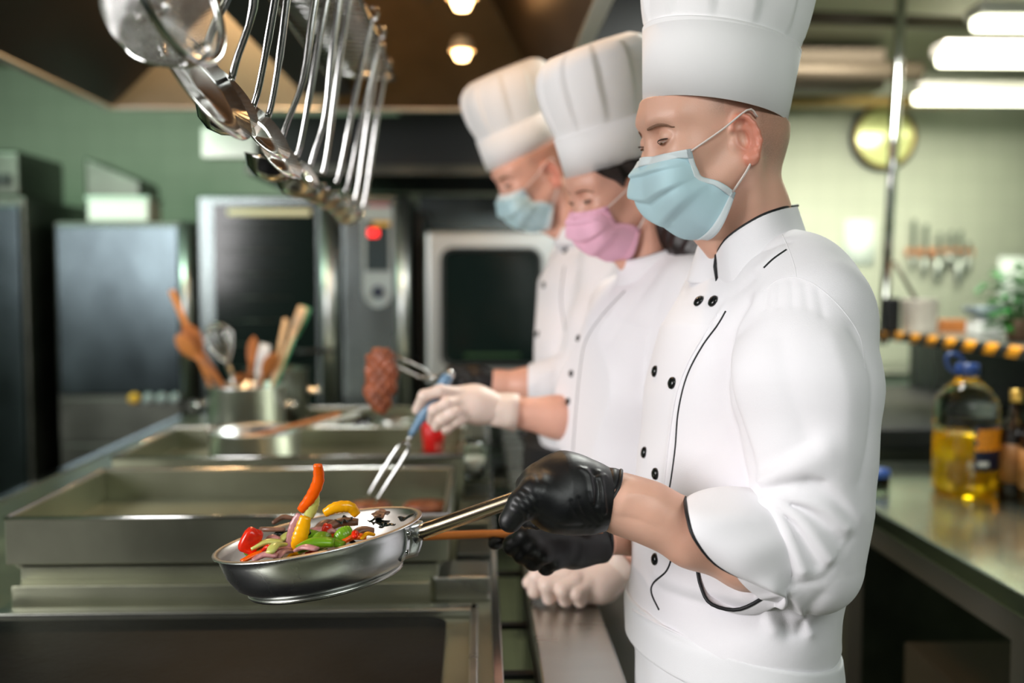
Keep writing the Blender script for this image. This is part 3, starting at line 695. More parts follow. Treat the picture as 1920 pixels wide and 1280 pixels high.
box('hazard_tape', (SX - .004, 2.3, SZ - .016), (SX, 3.85, SZ + .018), M['hazard'], t, bevel=0)
for y in (2.5, 3.06): box('post', (1.60 if y < 3 else 1.97, y, .90 if y < 3 else 0), (1.615 if y < 3 else 1.985, y + .02, SZ - .012), M['steel'], t)
MB().tube([P(1655, 645, 3.84), P(1692, -30, 3.84)], .019, 16).build('pole_tube', M['chrome'], None)
o = bpy.data.objects['pole_tube']; o.name = 'upright_pole'; tag(o, 'shiny vertical steel pole rising from the hazard taped shelf', 'pole')
def on_shelf(x, Y): c = P(x, 600, Y); c[2] = SZ + .0125; return c
c = on_shelf(1724, 3.55)
t = empty('cooking_pot', c, 'pale pinkish white pot on the shelf beside the pole', 'pot')
MB().lathe([(0, .0), (.045, 0), (.06, .01), (.064, .12), (.068, .125), (.060, .12), (.055, .012), (0, .01)], c, n=36).build('pot_body', mat('pale_pot_enamel', (215, 205, 195), .4), t)
MB().tube([c + [.0, 0, .10], c + [-.09, .02, .26]], .007, 8).build('ladle_handle', M['pipe_dark'], t)
c = on_shelf(1782, 3.7)
tag(box('wooden_board', (c[0] - .05, c[1] - .05, c[2]), (c[0] + .05, c[1] + .05, c[2] + .045), M['wood_dark']), 'small reddish wooden block on the shelf between pot and scale', 'board')
c = on_shelf(1848, 3.45)
t = empty('kitchen_scale', c, 'grey kitchen scale with a wide pan on the shelf', 'scale')
MB().box((c[0] - .05, c[1] - .05, c[2]), (c[0] + .05, c[1] + .05, c[2] + .055)).build('base', M['white_plastic'], t, bevel=.012)
MB().lathe([(0, .055), (.02, .055), (.07, .08), (.08, .10), (.076, .10), (.06, .085), (0, .065)], c, n=36).build('pan', mat('grey_scale_pan', (120, 132, 138), .4, .4), t)
c = on_shelf(1668, 3.62)
t = tag(box('dark_canister', (c[0] - .02, c[1] - .03, c[2]), (c[0] + .03, c[1] + .03, c[2] + .13), M['rubber'], bevel=.01), 'dark slim canister on the shelf next to the pole', 'canister')
c = on_shelf(1912, 3.1)
t = empty('potted_basil', c, 'leafy green herb plant in a pot on the taped shelf', 'potted plant')
MB().lathe([(0, 0), (.035, 0), (.05, .07), (.046, .07), (.04, .06), (0, .06)], c, n=28).build('plant_pot', M['terracotta'], t)
mb = MB(); st = MB(); random.seed(3)
for q in range(230):
    a = random.uniform(0, 6.28); r_ = random.uniform(.0, .10) ** 1; z = random.uniform(.05, .24)
    p = c + np.array([r_ * math.cos(a), r_ * math.sin(a), z - r_ * .3]); s_ = random.uniform(.028, .046)
    d = np.array([math.cos(a), math.sin(a), random.uniform(-.4, .6)]); d /= np.linalg.norm(d)
    side = np.cross(d, [random.uniform(-.3, .3), random.uniform(-.3, .3), 1]); side /= np.linalg.norm(side); nn = np.cross(side, d)
    mb.add([p, p + d * s_ * .5 + side * s_ * .4 + nn * s_ * .08, p + d * s_ * .5 - nn * s_ * .05, p + d * s_ * .5 - side * s_ * .4 + nn * s_ * .08, p + d * s_ * 1.1 - nn * s_ * .12], [(0, 1, 2), (0, 2, 3), (1, 4, 2), (3, 2, 4)])
    if q % 12 == 0: st.tube([c + [0, 0, .05], p], .0016, 5)
mb.build('foliage', M['leaf'], t); st.build('stems', M['leaf'], t)
c = P(1560, 470, 6.0)
tag(box('wall_socket_box', (c[0] - .1, 6.12, c[2] - .1), (c[0] + .02, 6.2, c[2] + .05), M['handle_dark']), 'dark green box on the wall behind the first chef collar', 'wall box')
# wall counter at the back right
t = empty('back_counter', (2.6, 5.9, 0), 'pale counter along the back wall under the knife rack', 'counter')
box('counter_top', (1.5, 5.6, .9), (3.65, 6.19, .94), M['steel'], t)
box('cupboards', (1.52, 5.65, 0), (3.65, 6.19, .9), mat('pale_green_cupboard', (170, 190, 170), .5), t)
# ------------------------------------------------------------------ smooth solid modelling (signed distances -> one mesh)
HS = 1.0                     # mesh step factor
def A(*v): return np.array(v, float)
def cap(a, b, ra, rb=None):
    a = np.array(a, float); b = np.array(b, float); rb = ra if rb is None else rb; ba = b - a; L = max(ba @ ba, 1e-12)
    def f(p):
        h = np.clip((p - a) @ ba / L, 0, 1)
        return np.linalg.norm(p - a - h[:, None] * ba, axis=1) - (ra + (rb - ra) * h)
    return f
def ell(c, r, R=None):
    c = np.array(c, float); r = np.array(r, float)
    def f(p):
        q = p - c
        if R is not None: q = q @ R
        k0 = np.linalg.norm(q / r, axis=1); k1 = np.linalg.norm(q / r ** 2, axis=1) + 1e-9
        return k0 * (k0 - 1) / k1
    return f
def smin(a, b, k):
    if k <= 0: return np.minimum(a, b)
    h = np.maximum(k - np.abs(a - b), 0) / k
    return np.minimum(a, b) - h * h * k * .25
def union(fs, k):
    def f(p):
        d = fs[0](p)
        for g in fs[1:]: d = smin(d, g(p), k)
        return d
    return f
def chain(pts, rs, k=None):
    """tapered limb through pts"""
    k = k or min(rs) * .6
    return union([cap(pts[i], pts[i + 1], rs[i], rs[i + 1]) for i in range(len(pts) - 1)], k)
def sub(f, g, k): return lambda p: -smin(-f(p), g(p), k)
def isect(f, g, k=0.0): return lambda p: -smin(-f(p), -g(p), k)
def warp(f, c, R, s):
    """f in a frame squeezed by s (all <= 1) about c with column axes R"""
    c = np.array(c, float); R = np.array(R, float); s = np.array(s, float)
    return lambda p: f(((p - c) @ R) * s)
def half(c, n):
    c = np.array(c, float); n = np.array(n, float) / np.linalg.norm(n); return lambda p: (p - c) @ n
def polyd(p, pts):
    d = None
    for a, b in zip(pts[:-1], pts[1:]):
        ba = b - a; h = np.clip((p - a) @ ba / (ba @ ba + 1e-12), 0, 1); e = ((p - a - h[:, None] * ba) ** 2).sum(1)
        d = e if d is None else np.minimum(d, e)
    return d
def fold(f, lines):
    """lines: (pts, width, height): ridges (+) or creases (-) raised on f along polylines"""
    def g(p):
        d = f(p)
        for pts, wd, h in lines:
            e = polyd(p, pts); d = d - h * (np.exp(-e / wd ** 2) if wd < .004 else 1.35 * np.exp(-np.sqrt(e + (.3 * wd) ** 2) / (wd * .85)))
        return d
    return g
def waves(f, comps):
    """comps: (direction vec*freq, phase, amp)"""
    def g(p):
        d = f(p)
        for k, ph, a in comps: d = d - a * np.sin(p @ np.array(k, float) + ph + 1.3 * np.sin(p[:, 2] * 9 + ph) + np.sin(p[:, 0] * 13))
        return d
    return g
def evalf(f, p, n=300000):
    return np.concatenate([f(p[i:i + n]) for i in range(0, len(p), n)]).astype(np.float32) if len(p) else np.zeros(0, np.float32)
def solid_mesh(name, f, lo, hi, h):
    h *= HS
    lo = np.array(lo, float); hi = np.array(hi, float); B = 8
    nb = np.ceil((hi - lo) / (h * B)).astype(int); n = nb * B
    g = np.stack(np.meshgrid(*[np.arange(k) for k in nb], indexing='ij'), -1).reshape(-1, 3)
    cen = lo + (g + .5) * B * h - .5 * h
    d = evalf(f, cen)
    V = np.repeat(np.repeat(np.repeat(d.reshape(nb), B, 0), B, 1), B, 2)
    near = g[np.abs(d) < B * h * 1.25]
    off = np.stack(np.meshgrid(*[np.arange(B)] * 3, indexing='ij'), -1).reshape(-1, 3)
    idx = (near[:, None, :] * B + off[None]).reshape(-1, 3)
    V[idx[:, 0], idx[:, 1], idx[:, 2]] = evalf(f, lo + idx * h)
    S = V < 0
    cnt = np.zeros(tuple(n - 1), np.uint8)
    for a in (0, 1):
        for b in (0, 1):
            for c in (0, 1): cnt += S[a:n[0] - 1 + a, b:n[1] - 1 + b, c:n[2] - 1 + c]
    act = np.argwhere((cnt > 0) & (cnt < 8))
    ids = np.full(tuple(n - 1), -1, np.int32); ids[act[:, 0], act[:, 1], act[:, 2]] = np.arange(len(act))
    cor = [(a, b, c) for a in (0, 1) for b in (0, 1) for c in (0, 1)]
    vals = {c: V[act[:, 0] + c[0], act[:, 1] + c[1], act[:, 2] + c[2]].astype(float) for c in cor}
    sm = np.zeros((len(act), 3)); ct = np.zeros(len(act))
    for c in cor:
        for ax in range(3):
            if c[ax] == 0:
                e = list(c); e[ax] = 1; e = tuple(e); v0, v1 = vals[c], vals[e]; m = (v0 < 0) != (v1 < 0)
                t = np.where(m, v0 / np.where(m, v0 - v1, 1), 0)
                q = np.tile(np.array(c, float), (len(act), 1)); q[:, ax] = t
                sm[m] += q[m]; ct[m] += 1
    co = lo + (act + sm / ct[:, None]) * h
    e = h * .3                                   # one Newton step on to the true surface
    f0 = evalf(f, co); G = np.stack([(evalf(f, co + np.eye(3)[k] * e) - f0) / e for k in range(3)], 1)
    st = f0[:, None] * G / np.maximum((G ** 2).sum(1, keepdims=True), .3); L = np.linalg.norm(st, axis=1, keepdims=True)
    co = co - st * np.minimum(1, h * .7 / np.maximum(L, 1e-9))
    quads = []
    for ax in range(3):
        s1 = [slice(0, -1)] * 3; s2 = [slice(0, -1)] * 3; s1[ax] = slice(0, n[ax] - 1); s2[ax] = slice(1, n[ax])
        b, c = (ax + 1) % 3, (ax + 2) % 3
        for s in (s1, s2): s[b] = slice(1, n[b] - 1); s[c] = slice(1, n[c] - 1)
        A0, A1 = S[tuple(s1)], S[tuple(s2)]
        E = np.argwhere(A0 != A1); fl = A0[E[:, 0], E[:, 1], E[:, 2]]
        E = E.copy(); E[:, b] += 1; E[:, c] += 1
        def cell(db, dc):
            q = E.copy(); q[:, b] -= db; q[:, c] -= dc; return ids[q[:, 0], q[:, 1], q[:, 2]]
        Q = np.stack([cell(1, 1), cell(0, 1), cell(0, 0), cell(1, 0)], 1)
        Q[~fl] = Q[~fl][:, ::-1]; quads.append(Q)
    Q = np.concatenate(quads); Q = Q[(Q >= 0).all(1)]
    me = bpy.data.meshes.new(name)
    me.vertices.add(len(co)); me.vertices.foreach_set('co', co.astype(np.float32).ravel())
    me.loops.add(Q.size); me.loops.foreach_set('vertex_index', Q.astype(np.int32).ravel())
    me.polygons.add(len(Q)); me.polygons.foreach_set('loop_start', np.arange(0, Q.size, 4, dtype=np.int32))
    me.polygons.foreach_set('use_smooth', np.ones(len(Q), bool))
    me.update(calc_edges=True); me.validate()
    return me, co
def hit(f, pts, Y0=.8, Y1=3.0):
    """where the sight lines through pixels pts meet the surface f, and its normals"""
    R = np.array([ray(*p[:2]) for p in pts]); R /= np.linalg.norm(R, axis=1, keepdims=True)
    t = np.full(len(R), Y0)
    for _ in range(220): t = np.minimum(t + f(CAM + R * t[:, None]) * .6, Y1 * 1.3)
    p = CAM + R * t[:, None]; e = 5e-4; f0 = f(p)
    G = np.stack([(f(p + np.eye(3)[k] * e) - f0) / e for k in range(3)], 1); G /= np.linalg.norm(G, axis=1, keepdims=True) + 1e-9
    return p, G
def rot_frame(yaw, pitch, roll=0):
    """columns: forward, left, up of a head facing -X, turned yaw to the camera, bowed by pitch (degrees)"""
    y, p, r = map(math.radians, (yaw, pitch, roll))
    f = A(-math.cos(y), -math.sin(y), 0); l = A(math.sin(y), -math.cos(y), 0); u = A(0, 0, 1)
    f2 = f * math.cos(p) - u * math.sin(p); u2 = u * math.cos(p) + f * math.sin(p)
    l2 = l * math.cos(r) + u2 * math.sin(r); u3 = u2 * math.cos(r) - l * math.sin(r)
    return np.stack([f2, l2, u3], 1)

def head_local(fem=False):
    fs = [ell((-.008, 0, .045), (.097, .0755, .088)), ell((-.040, 0, -.005), (.062, .060, .060)), ell((.036, 0, .015), (.060, .062, .082)), ell((.040, 0, -.052), (.052, .050, .054))]
    d0 = union(fs, .035)
    j = .9 if fem else 1
    more = [ell((.076, 0, -.088), (.020, .022, .018)), cap((.052, .040 * j, -.075), (-.002, .058 * j, -.035), .016, .018), cap((.052, -.040 * j, -.075), (-.002, -.058 * j, -.035), .016, .018),
            ell((.062, .040, -.012), (.026, .022, .018)), ell((.062, -.040, -.012), (.026, .022, .018)),
            cap((.088, .014, .034), (.070, .046, .034), .0095 if not fem else .007, .009), cap((.088, -.014, .034), (.070, -.046, .034), .0095 if not fem else .007, .009),
            ell((.084, 0, -.052), (.018, .026, .020))]
    d1 = lambda p: union([d0] + more, .022)(p)
    d2 = d1
    for s in (1, -1): d2 = sub(d2, ell((.103, .031 * s, .010), (.020, .018, .012)), .016)
    nose = union([cap((.087, 0, .018), (.096, 0, -.020), .0075, .0095), ell((.095, 0, -.023), (.010, .011, .009)), ell((.090, .012, -.026), (.010, .007, .007)), ell((.090, -.012, -.026), (.010, .007, .007))], .010)
    lids = [ell((.0765, .031 * s, .009), (.0165, .0165, .0140)) for s in (1, -1)]
    lips = [ell((.098, 0, -.052), (.008, .021, .0055)), ell((.097, 0, -.061), (.008, .018, .0055))]
    def ear(s):
        Rr = np.array(rot_z(-22 * s)) @ np.array(rot_y(12))
        c = A(-.004, .077 * s, -.009)
        body = ell(c, (.0155, .0055, .030), Rr)
        ring = [c + Rr @ A(.016 * math.cos(a) * (1 if math.sin(a) > -.5 else .75), .004 * s, .029 * math.sin(a)) for a in np.linspace(.6, 5.1, 12)]
        helix = chain(ring, [.0036] * 12, .002)
        e = union([body, helix, ell(c + Rr @ A(.002, .002 * s, -.027), (.008, .005, .009), Rr)], .005)
        e = sub(e, ell(c + Rr @ A(.0035, .008 * s, .0), (.0080, .0105, .0135), Rr), .003)
        e = sub(e, ell(c + Rr @ A(.001, .008 * s, .0185), (.0085, .0068, .0055), Rr), .003)
        e = sub(e, cap(c + Rr @ A(-.0095, .0085 * s, .012), c + Rr @ A(-.0085, .0085 * s, -.012), .0032), .002)
        return union([e, ell(c + Rr @ A(.016, -.001, -.003), (.005, .005, .008), Rr)], .005)
    e1, e2 = ear(1), ear(-1)
    def f(p):
        d = smin(d2(p), nose(p), .012)
        for g in lids: d = smin(d, g(p), .003)
        for g in lips: d = smin(d, g(p), .004)
        d = smin(d, e1(p), .006); return smin(d, e2(p), .006)
    return f
def rot_z(a): a = math.radians(a); return [[math.cos(a), -math.sin(a), 0], [math.sin(a), math.cos(a), 0], [0, 0, 1]]
def rot_y(a): a = math.radians(a); return [[math.cos(a), 0, math.sin(a)], [0, 1, 0], [-math.sin(a), 0, math.cos(a)]]
def placed(f, O, R, s):
    O = np.array(O, float); return lambda p: f((p - O) @ R / s) * s

# ------------------------------------------------------------------ cloth, skin and glove materials
def attr_mat(name, base, layers, rough=.5, sss=0.0, bump=None):
    """base colour mixed with layers: (attribute, colour, noise scale or 0)"""
    m = mat(name, base, rough, bump=bump); nt = m.node_tree; b = nt.nodes['Principled BSDF']; prev = None
    for at, col_, ns in layers:
        a = nt.nodes.new('ShaderNodeAttribute'); a.attribute_name = at
        mx = nt.nodes.new('ShaderNodeMix'); mx.data_type = 'RGBA'; mx.inputs[7].default_value = (*lin(col_), 1)
        if prev is None: mx.inputs[6].default_value = (*lin(base), 1)
        else: nt.links.new(prev, mx.inputs[6])
        if ns:
            nz = nt.nodes.new('ShaderNodeTexNoise'); nz.inputs['Scale'].default_value = ns; tc = nt.nodes.new('ShaderNodeTexCoord'); nt.links.new(tc.outputs['Object'], nz.inputs[0])
            mu = nt.nodes.new('ShaderNodeMath'); mu.operation = 'MULTIPLY'; ma = nt.nodes.new('ShaderNodeMath'); ma.operation = 'MULTIPLY_ADD'; ma.inputs[1].default_value = 1.2; ma.inputs[2].default_value = .35
            nt.links.new(nz.outputs[0], ma.inputs[0]); nt.links.new(ma.outputs[0], mu.inputs[0]); nt.links.new(a.outputs['Fac'], mu.inputs[1]); mu.use_clamp = True; nt.links.new(mu.outputs[0], mx.inputs[0])
        else: nt.links.new(a.outputs['Fac'], mx.inputs[0])
        prev = mx.outputs[2]
    nt.links.new(prev, b.inputs['Base Color'])
    b.inputs['Subsurface Weight'].default_value = sss; b.inputs['Subsurface Radius'].default_value = (1, .35, .2); b.inputs['Subsurface Scale'].default_value = .006
    return m
M['skin'] = attr_mat('light_skin', (242, 198, 178), [('red', (214, 112, 92), 0), ('hair', (118, 106, 98), 700), ('mottle', (222, 164, 138), 18)], .42, .12, bump=(500, .12))
M['skin2'] = attr_mat('warm_skin', (234, 184, 164), [('red', (212, 110, 92), 0), ('hair', (120, 94, 82), 600), ('mottle', (222, 162, 140), 18)], .45, .12)
M['cloth'] = mat('white_chef_cotton', (240, 238, 243), .92, bump=(900, .18), Sheen_Weight=.15)
M['cloth_in'] = mat('white_apron_cotton', (236, 236, 240), .92, bump=(900, .15))
M['hat'] = mat('white_paper_hat', (240, 239, 240), .8, bump=(700, .06))
M['piping'] = mat('black_piping', (14, 16, 22), .6)
M['button'] = mat('black_button', (10, 12, 14), .22)
M['nitrile'] = mat('black_nitrile', (15, 16, 19), .43, bump=(90, .15))
M['latex'] = mat('white_latex', (236, 212, 200), .45, bump=(140, .2), Subsurface_Weight=.15, Subsurface_Scale=.005)
M['mask_blue'] = mat('blue_mask_fabric', (196, 229, 239), .85, bump=(1200, .1))
M['mask_pale'] = mat('pale_mask_edge', (228, 238, 242), .85, bump=(1500, .2))
M['mask_pink'] = mat('pink_mask_fabric', (255, 196, 222), .85)
M['mask_pinkpale'] = mat('pink_mask_edge', (250, 190, 214), .85)
M['elastic'] = mat('white_elastic', (235, 222, 216), .7)
M['brow'] = mat('eyebrow_hair', (138, 102, 82), .8, bump=(500, .8, (1, 1, 1)))
M['lash'] = mat('dark_lashes', (52, 34, 28), .7)
M['eye'] = mat('eyeball', (188, 158, 146), .2)  # eye white toned down, lid shade put into the colour
M['iris'] = mat('brown_iris', (92, 54, 34), .12)
M['hair_dark'] = mat('dark_brown_hair', (26, 16, 15), .38, bump=(240, .5, (.12, 1, 1)))
M['black_cloth'] = mat('black_cotton', (18, 19, 22), .9)
M['shoe'] = mat('black_shoe_leather', (16, 16, 16), .4)

def set_attr(me, name, vals):
    a = me.attributes.new(name, 'FLOAT', 'POINT'); a.data.foreach_set('value', np.asarray(vals, np.float32))
def ss(x, a, b): t = np.clip((x - a) / (b - a), 0, 1); return t * t * (3 - 2 * t)

def under_hat(p, d, cb, fb, lat, a, b, ct):
    """trim d so that nothing above the hat's base ring is wider than the hat"""
    cb = A(*cb); f = A(*fb) / np.linalg.norm(fb); n = np.cross(f, lat); n = n if n[2] > 0 else -n; n = n / np.linalg.norm(n)
    q = p - cb; x_ = A(*ct) - cb; q = q - (q @ n)[:, None] * x_ / (x_ @ n); hz = (p - cb) @ n; cyl = (np.sqrt((q @ f) ** 2 / a ** 2 + (q @ lat) ** 2 / b ** 2) - 1) * b
    return np.maximum(d, np.minimum(hz, cyl))
def hat(t, cb, ct, fb, ft, lat, a0, b0, aT, bT, bandf, name='hat', pleats=13, puff=.012, dome=False):
    """paper chef hat lofted from base ring to top; bandf = part of the height covered by the plain band"""
    cb, ct, lat = A(*cb), A(*ct), A(*lat); fb = A(*fb) / np.linalg.norm(fb); ft = A(*ft) / np.linalg.norm(ft)
    def ring(t_, k, pl, n=208):
        c = cb + (ct - cb) * t_; f = fb * (1 - t_) + ft * t_; f = f / np.linalg.norm(f); a = a0 + (aT - a0) * t_; b = b0 + (bT - b0) * t_
        out = []
        for q in range(n):
            an = 2 * math.pi * q / n; ph = (q / n * pleats) % 1
            tri = (ph / .82 if ph < .82 else (1 - ph) / .18)
            s = k + pl * tri
            out.append(c + f * a * s * math.cos(an) + lat * b * s * math.sin(an))
        return out
    G = [ring(0, .99, 0), ring(0, 1.0, 0), ring(bandf * .5, 1.002, 0), ring(bandf, 1.005, 0), ring(bandf, .975, 0)]
    root = MB().grid(G, close_v=True)
    H = root.build(name, M['hat'], t, solid=.0012)
    MB().grid([ring(bandf * x, k, 0) for x, k in ((.94, 1.0085), (.97, 1.0095), (1.0, 1.0085))], close_v=True).build('band_edge', M['hat'], H)
    G = [ring(bandf * .93, .985, 0)] + [ring(bandf + (1 - bandf) * q / 10, .975 + puff * math.sin(math.pi * q / 10) * 4, .05 * min(1, q / 1.2)) for q in range(0, 11)]
    if dome:
        G = G[:1] + [ring(bandf + (1 - bandf) * q, k, .055 * min(1, q * 4 + .1)) for q, k in ((0, .975), (.12, 1.0), (.3, 1.04), (.5, 1.06), (.68, 1.05), (.82, .98), (.92, .86), (.985, .68))] + [ring(1.0, .4, .02), ring(1.005, .02, 0)]
    else: G += [ring(1.0 + .035, .93, .03), ring(1.0 + .05, .80, .02), ring(1.03, .4, .01), ring(1.02, .02, 0)]
    mb = MB().grid(G, close_v=True); mb.build('crown', M['hat'], H, smooth='auto', angle=25)
    return H

def mask(t, O, R, s, hf, main, edge, nm='face_mask', pinch=.016):
    """pleated surgical mask over nose and chin, in head coordinates"""
    nu, nv = 61, 49
    mid = spline([A(.102, 0, -.013), A(.108, 0, -.026), A(.110, 0, -.042), A(.105, 0, -.066), A(.098, 0, -.088), A(.086, 0, -.108), A(.062, 0, -.125), A(.034, 0, -.132)], nv)
    side = spline([A(.066, .056, -.012), A(.064, .059, -.026), A(.061, .061, -.040), A(.057, .062, -.049), A(.043, .064, -.055), A(.026, .064, -.062), A(.012, .061, -.069)], nv)
    bot = A(.034, .040, -.122)
    G = np.zeros((nv, 2 * nu - 1, 3))
    for i in range(nv):
        v = i / (nv - 1)
        m, e = mid[i], side[i].copy()
        for j in range(nu):
            u = j / (nu - 1)
            ease = 1 - (1 - u) ** 1.0
            p = m * (1 - u) + e * u
            bul = math.sin(math.pi * u) * (.013 + .012 * math.sin(math.pi * min(1, v * 1.1)))
            p = p + A(bul * .8, bul * 1.15, 0)
            if v > .72: p = p + A(-.0, 0, -.020) * ((v - .72) / .28) ** 1.2 * math.sin(math.pi * min(u * .9 + .0, 1))
            # pleats: stepped folds converging to the side
            ph = (v * 4.2 + .05) % 1
            if .10 < v < .93: p = p + A(1, .35, 0) * (.0105 * (ph if ph < .90 else (1 - ph) / .10 * .90) * (1 - u ** 3) * math.sin(math.pi * (v - .1) / .83) ** .5)
            # stay outside the face
            G[i, nu - 1 + j] = p; G[i, nu - 1 - j] = p * A(1, -1, 1)
    q = G.reshape(-1, 3)
    for _ in range(6):
        d = hf(q); e = 1e-3
        gr = np.stack([(hf(q + np.eye(3)[k] * e) - d) / e for k in range(3)], 1); gr /= np.linalg.norm(gr, axis=1, keepdims=True) + 1e-9
        q = q + gr * np.clip(.0035 - d, 0, .02)[:, None] * .8
    G = q.reshape(G.shape)
    for _ in range(1): G[1:-1, 1:-1] = G[1:-1, 1:-1] * .6 + .1 * (G[:-2, 1:-1] + G[2:, 1:-1] + G[1:-1, :-2] + G[1:-1, 2:])
    Wd = O + (G.reshape(-1, 3) * s) @ R.T; Wd = Wd.reshape(G.shape)
    o = MB().grid(Wd).build(nm, main, t, solid=.0012)
    nrm = lambda p: p
    def strip(rows, name):
        S = np.array(rows); c = O; v = S - c; v = v / np.linalg.norm(v, axis=-1, keepdims=True)
        MB().grid(S + v * .0013).build(name, edge, o, solid=.0008)
    strip(Wd[0:6], 'top_edge'); strip(Wd[-4:], 'bottom_edge'); strip(Wd[:, -5:].transpose(1, 0, 2), 'side_edge'); strip(Wd[:, :5].transpose(1, 0, 2), 'side_edge')
    for sg, col_ in ((1, -2), (-1, 1)):
        up = G[1, col_]; lo_ = G[-3, col_]
        et = A(-.010, .079 * sg, .026); eb = A(-.016, .080 * sg, -.022)
        for a_, b_ in ((up, et), (lo_, eb)):
            pts = [O + (R @ p) * s for p in (a_ + A(.0, .001 * sg, 0), a_ * .5 + b_ * .5 + A(0, .009 * sg, 0), b_ + A(0, .002 * sg, 0))]
            if a_ is up: pts.append(O + R @ (A(-.024, .076 * sg, .016)) * s)
            MB().tube(spline(pts, 12), .0022 * s, 8, flat=.6).build('ear_loop', M['elastic'], o)
    return o

def eyes(t, O, R, s, bodyf, open_=.2, fem=False):
    for sg in (1, -1):
        c = A(.0775, .031 * sg, .009)
        w_ = lambda p: O + R @ p * s
        ey = MB(); ey.lathe([(0, -.0152), (.008, -.0128), (.0145, -.005), (.0152, 0), (.0145, .005), (.008, .0128), (0, .0152)], w_(c + A(.0022, 0, -.0032)), R[:, 0], n=28)
        # eye opening: the ball shows through just under the lashes
        k = .78
        eb = MB()
        G = []
        for v in np.linspace(-1, 1, 7):
            row = []
            for u in np.linspace(-1, 1, 15):
                y = u * .0125; z = -.0068 + v * .0021 * (1 - u * u) + .0018 * u * sg; rr = .0178
                x = math.sqrt(max(rr ** 2 - y ** 2 - z ** 2, 1e-6)); row.append(w_(c + A(x, y, z)))
            G.append(row)
        o = MB().grid(G).build('eye', M['eye'], t)
        G = [[w_(c + A(math.sqrt(.0181 ** 2 - (q * .0052) ** 2 - .0070 ** 2), q * .0052, -.0070 + v * .0019 * math.sqrt(1 - q * q + .01))) for q in np.linspace(-1, 1, 9)] for v in (-1, 0, 1)]
        MB().grid(G).build('iris', M['iris'], o)
        up = [w_(c + A(math.sqrt(.0181 ** 2 - y * y - z * z) + .0006, y, z)) for y, z in ((sg * -.0130, -.0078), (sg * -.008, -.0046), (0, -.0032), (sg * .008, -.0026), (sg * .0142, -.0030))]
        MB().tube(spline(up, 16), [.0003] + [.0006] * 6 + [.0009] * 8 + [.0004], 6).build('lashes', M['lash'], o)
    for sg in (1, -1):
        base = [A(.099, .012 * sg, .0250), A(.096, .019 * sg, .0275), A(.089, .029 * sg, .0300), A(.080, .039 * sg, .0290), A(.071, .046 * sg, .0250)]
        pts = np.array(spline(base, 22)); hl = HEADF[fem]
        for _ in range(8):
            d = hl(pts); e = 1e-3; gr = np.stack([(hl(pts + np.eye(3)[k] * e) - d) / e for k in range(3)], 1); gr /= np.linalg.norm(gr, axis=1, keepdims=True); pts = pts - gr * d[:, None]
        pts = [O + R @ p * s for p in pts + gr * .0004]
        rr = [(.0005 + .0019 * math.sin(math.pi * min(1, (q + 5) / 27)) ** .9) * (.65 if fem else 1) * s for q in range(22)]
        MB().tube(pts, rr, 8, flat=.38, up=R[:, 0]).build('eyebrow', M['brow'], t)

def head_attrs(me, co, O, R, s, shaved=True):
    q = (co - O) @ R / s; x, y, z = q.T
    near = (np.linalg.norm(q, axis=1) < .19).astype(float)
    ear = ss(np.abs(y), .0725, .080) * (x < .02) * (x > -.04) * near
    hair = np.maximum(ss(-x, -.055, -.015) * ss(z, .012, .04), ss(-x, .018, .035) * ss(z, -.075, -.02)) * near * (1 - ear) if shaved else 0 * x
    set_attr(me, 'hair', hair * .95); set_attr(me, 'red', np.clip(ear * .95 + .35 * near * ss(x, .105, .12), 0, 1))
    set_attr(me, 'mottle', np.full(len(q), .55))
HEADF = {False: head_local(False), True: head_local(True)}

def tubes_on(f, name, m, parent, pix, r, n=None, lift=.0, flat=.8, Y0=.8):
    """a thin cord lying on surface f along sight pixels"""
    s = spline([A(*p, 0) for p in pix], n or max(8, len(pix) * 7)); p, g = hit(f, [q[:2] for q in s], Y0)
    return MB().tube(list(p + g * lift), r, 8, flat=flat).build(name, m, parent)
def button_on(f, pixl, parent, r=.0085, Y0=.8):
    p, g = hit(f, pixl, Y0)
    for a, n_ in zip(p, g):
        MB().lathe([(0, .0052), (r * .6, .0048), (r * .93, .0030), (r, .0008), (r * .9, -.001)], a, n_, n=24).build('button', M['button'], parent)
# ------------------------------------------------------------------ nearest chef
def W(*q): return P(*q)
def px_lines(f, L, Y0=.8):
    """(pixels, width, height) -> fold lines lying on f"""
    out = []
    for pix, wd, h in L:
        s = spline([A(*p, 0) for p in pix], max(5, len(pix) * 3)); p, g = hit(f, [q[:2] for q in s], Y0); out.append((list(p), wd, h))
    return out
TY = 1.38
t1 = empty('person', (W(1385, 1200, TY)[0], TY, 0), 'nearest person, white jacket and tall hat, blue mask, black gloves, tossing the frying pan', 'person')
yaw = 16; LT = A(math.sin(math.radians(yaw)), -math.cos(math.radians(yaw)), 0); FT = A(-math.cos(math.radians(yaw)), -math.sin(math.radians(yaw)), 0)
RT = np.stack([FT, LT, A(0, 0, 1)], 1); ORG = W(1400, 900, TY)
def loc(p, o=None): return (np.array(p) - ORG) @ RT
SQ = A(1, .68, 1)
def torso(pts, rs, k=.03, org=None, sq=None):
    q = [((np.array(p) - ORG) @ RT) * SQ for p in pts]
    return warp(chain(q, rs, k), ORG, RT, SQ)
tp = [W(1378, 1250, TY), W(1366, 1150, TY), W(1378, 1010, TY), W(1394, 880, TY), W(1408, 760, TY), W(1424, 650, TY), W(1440, 570, TY + .01), W(1440, 505, TY + .01)]
tr = [.118, .122, .125, .129, .129, .120, .086, .056]
jt = torso(tp, tr)
jsh = chain([W(1440, 545, TY + .01), W(1490, 560, 1.29), W(1524, 600, 1.235)], [.062, .068, .074], .05)
jshr = chain([W(1425, 545, TY + .02), W(1380, 570, 1.50), W(1372, 610, 1.54)], [.060, .066, .07], .05)
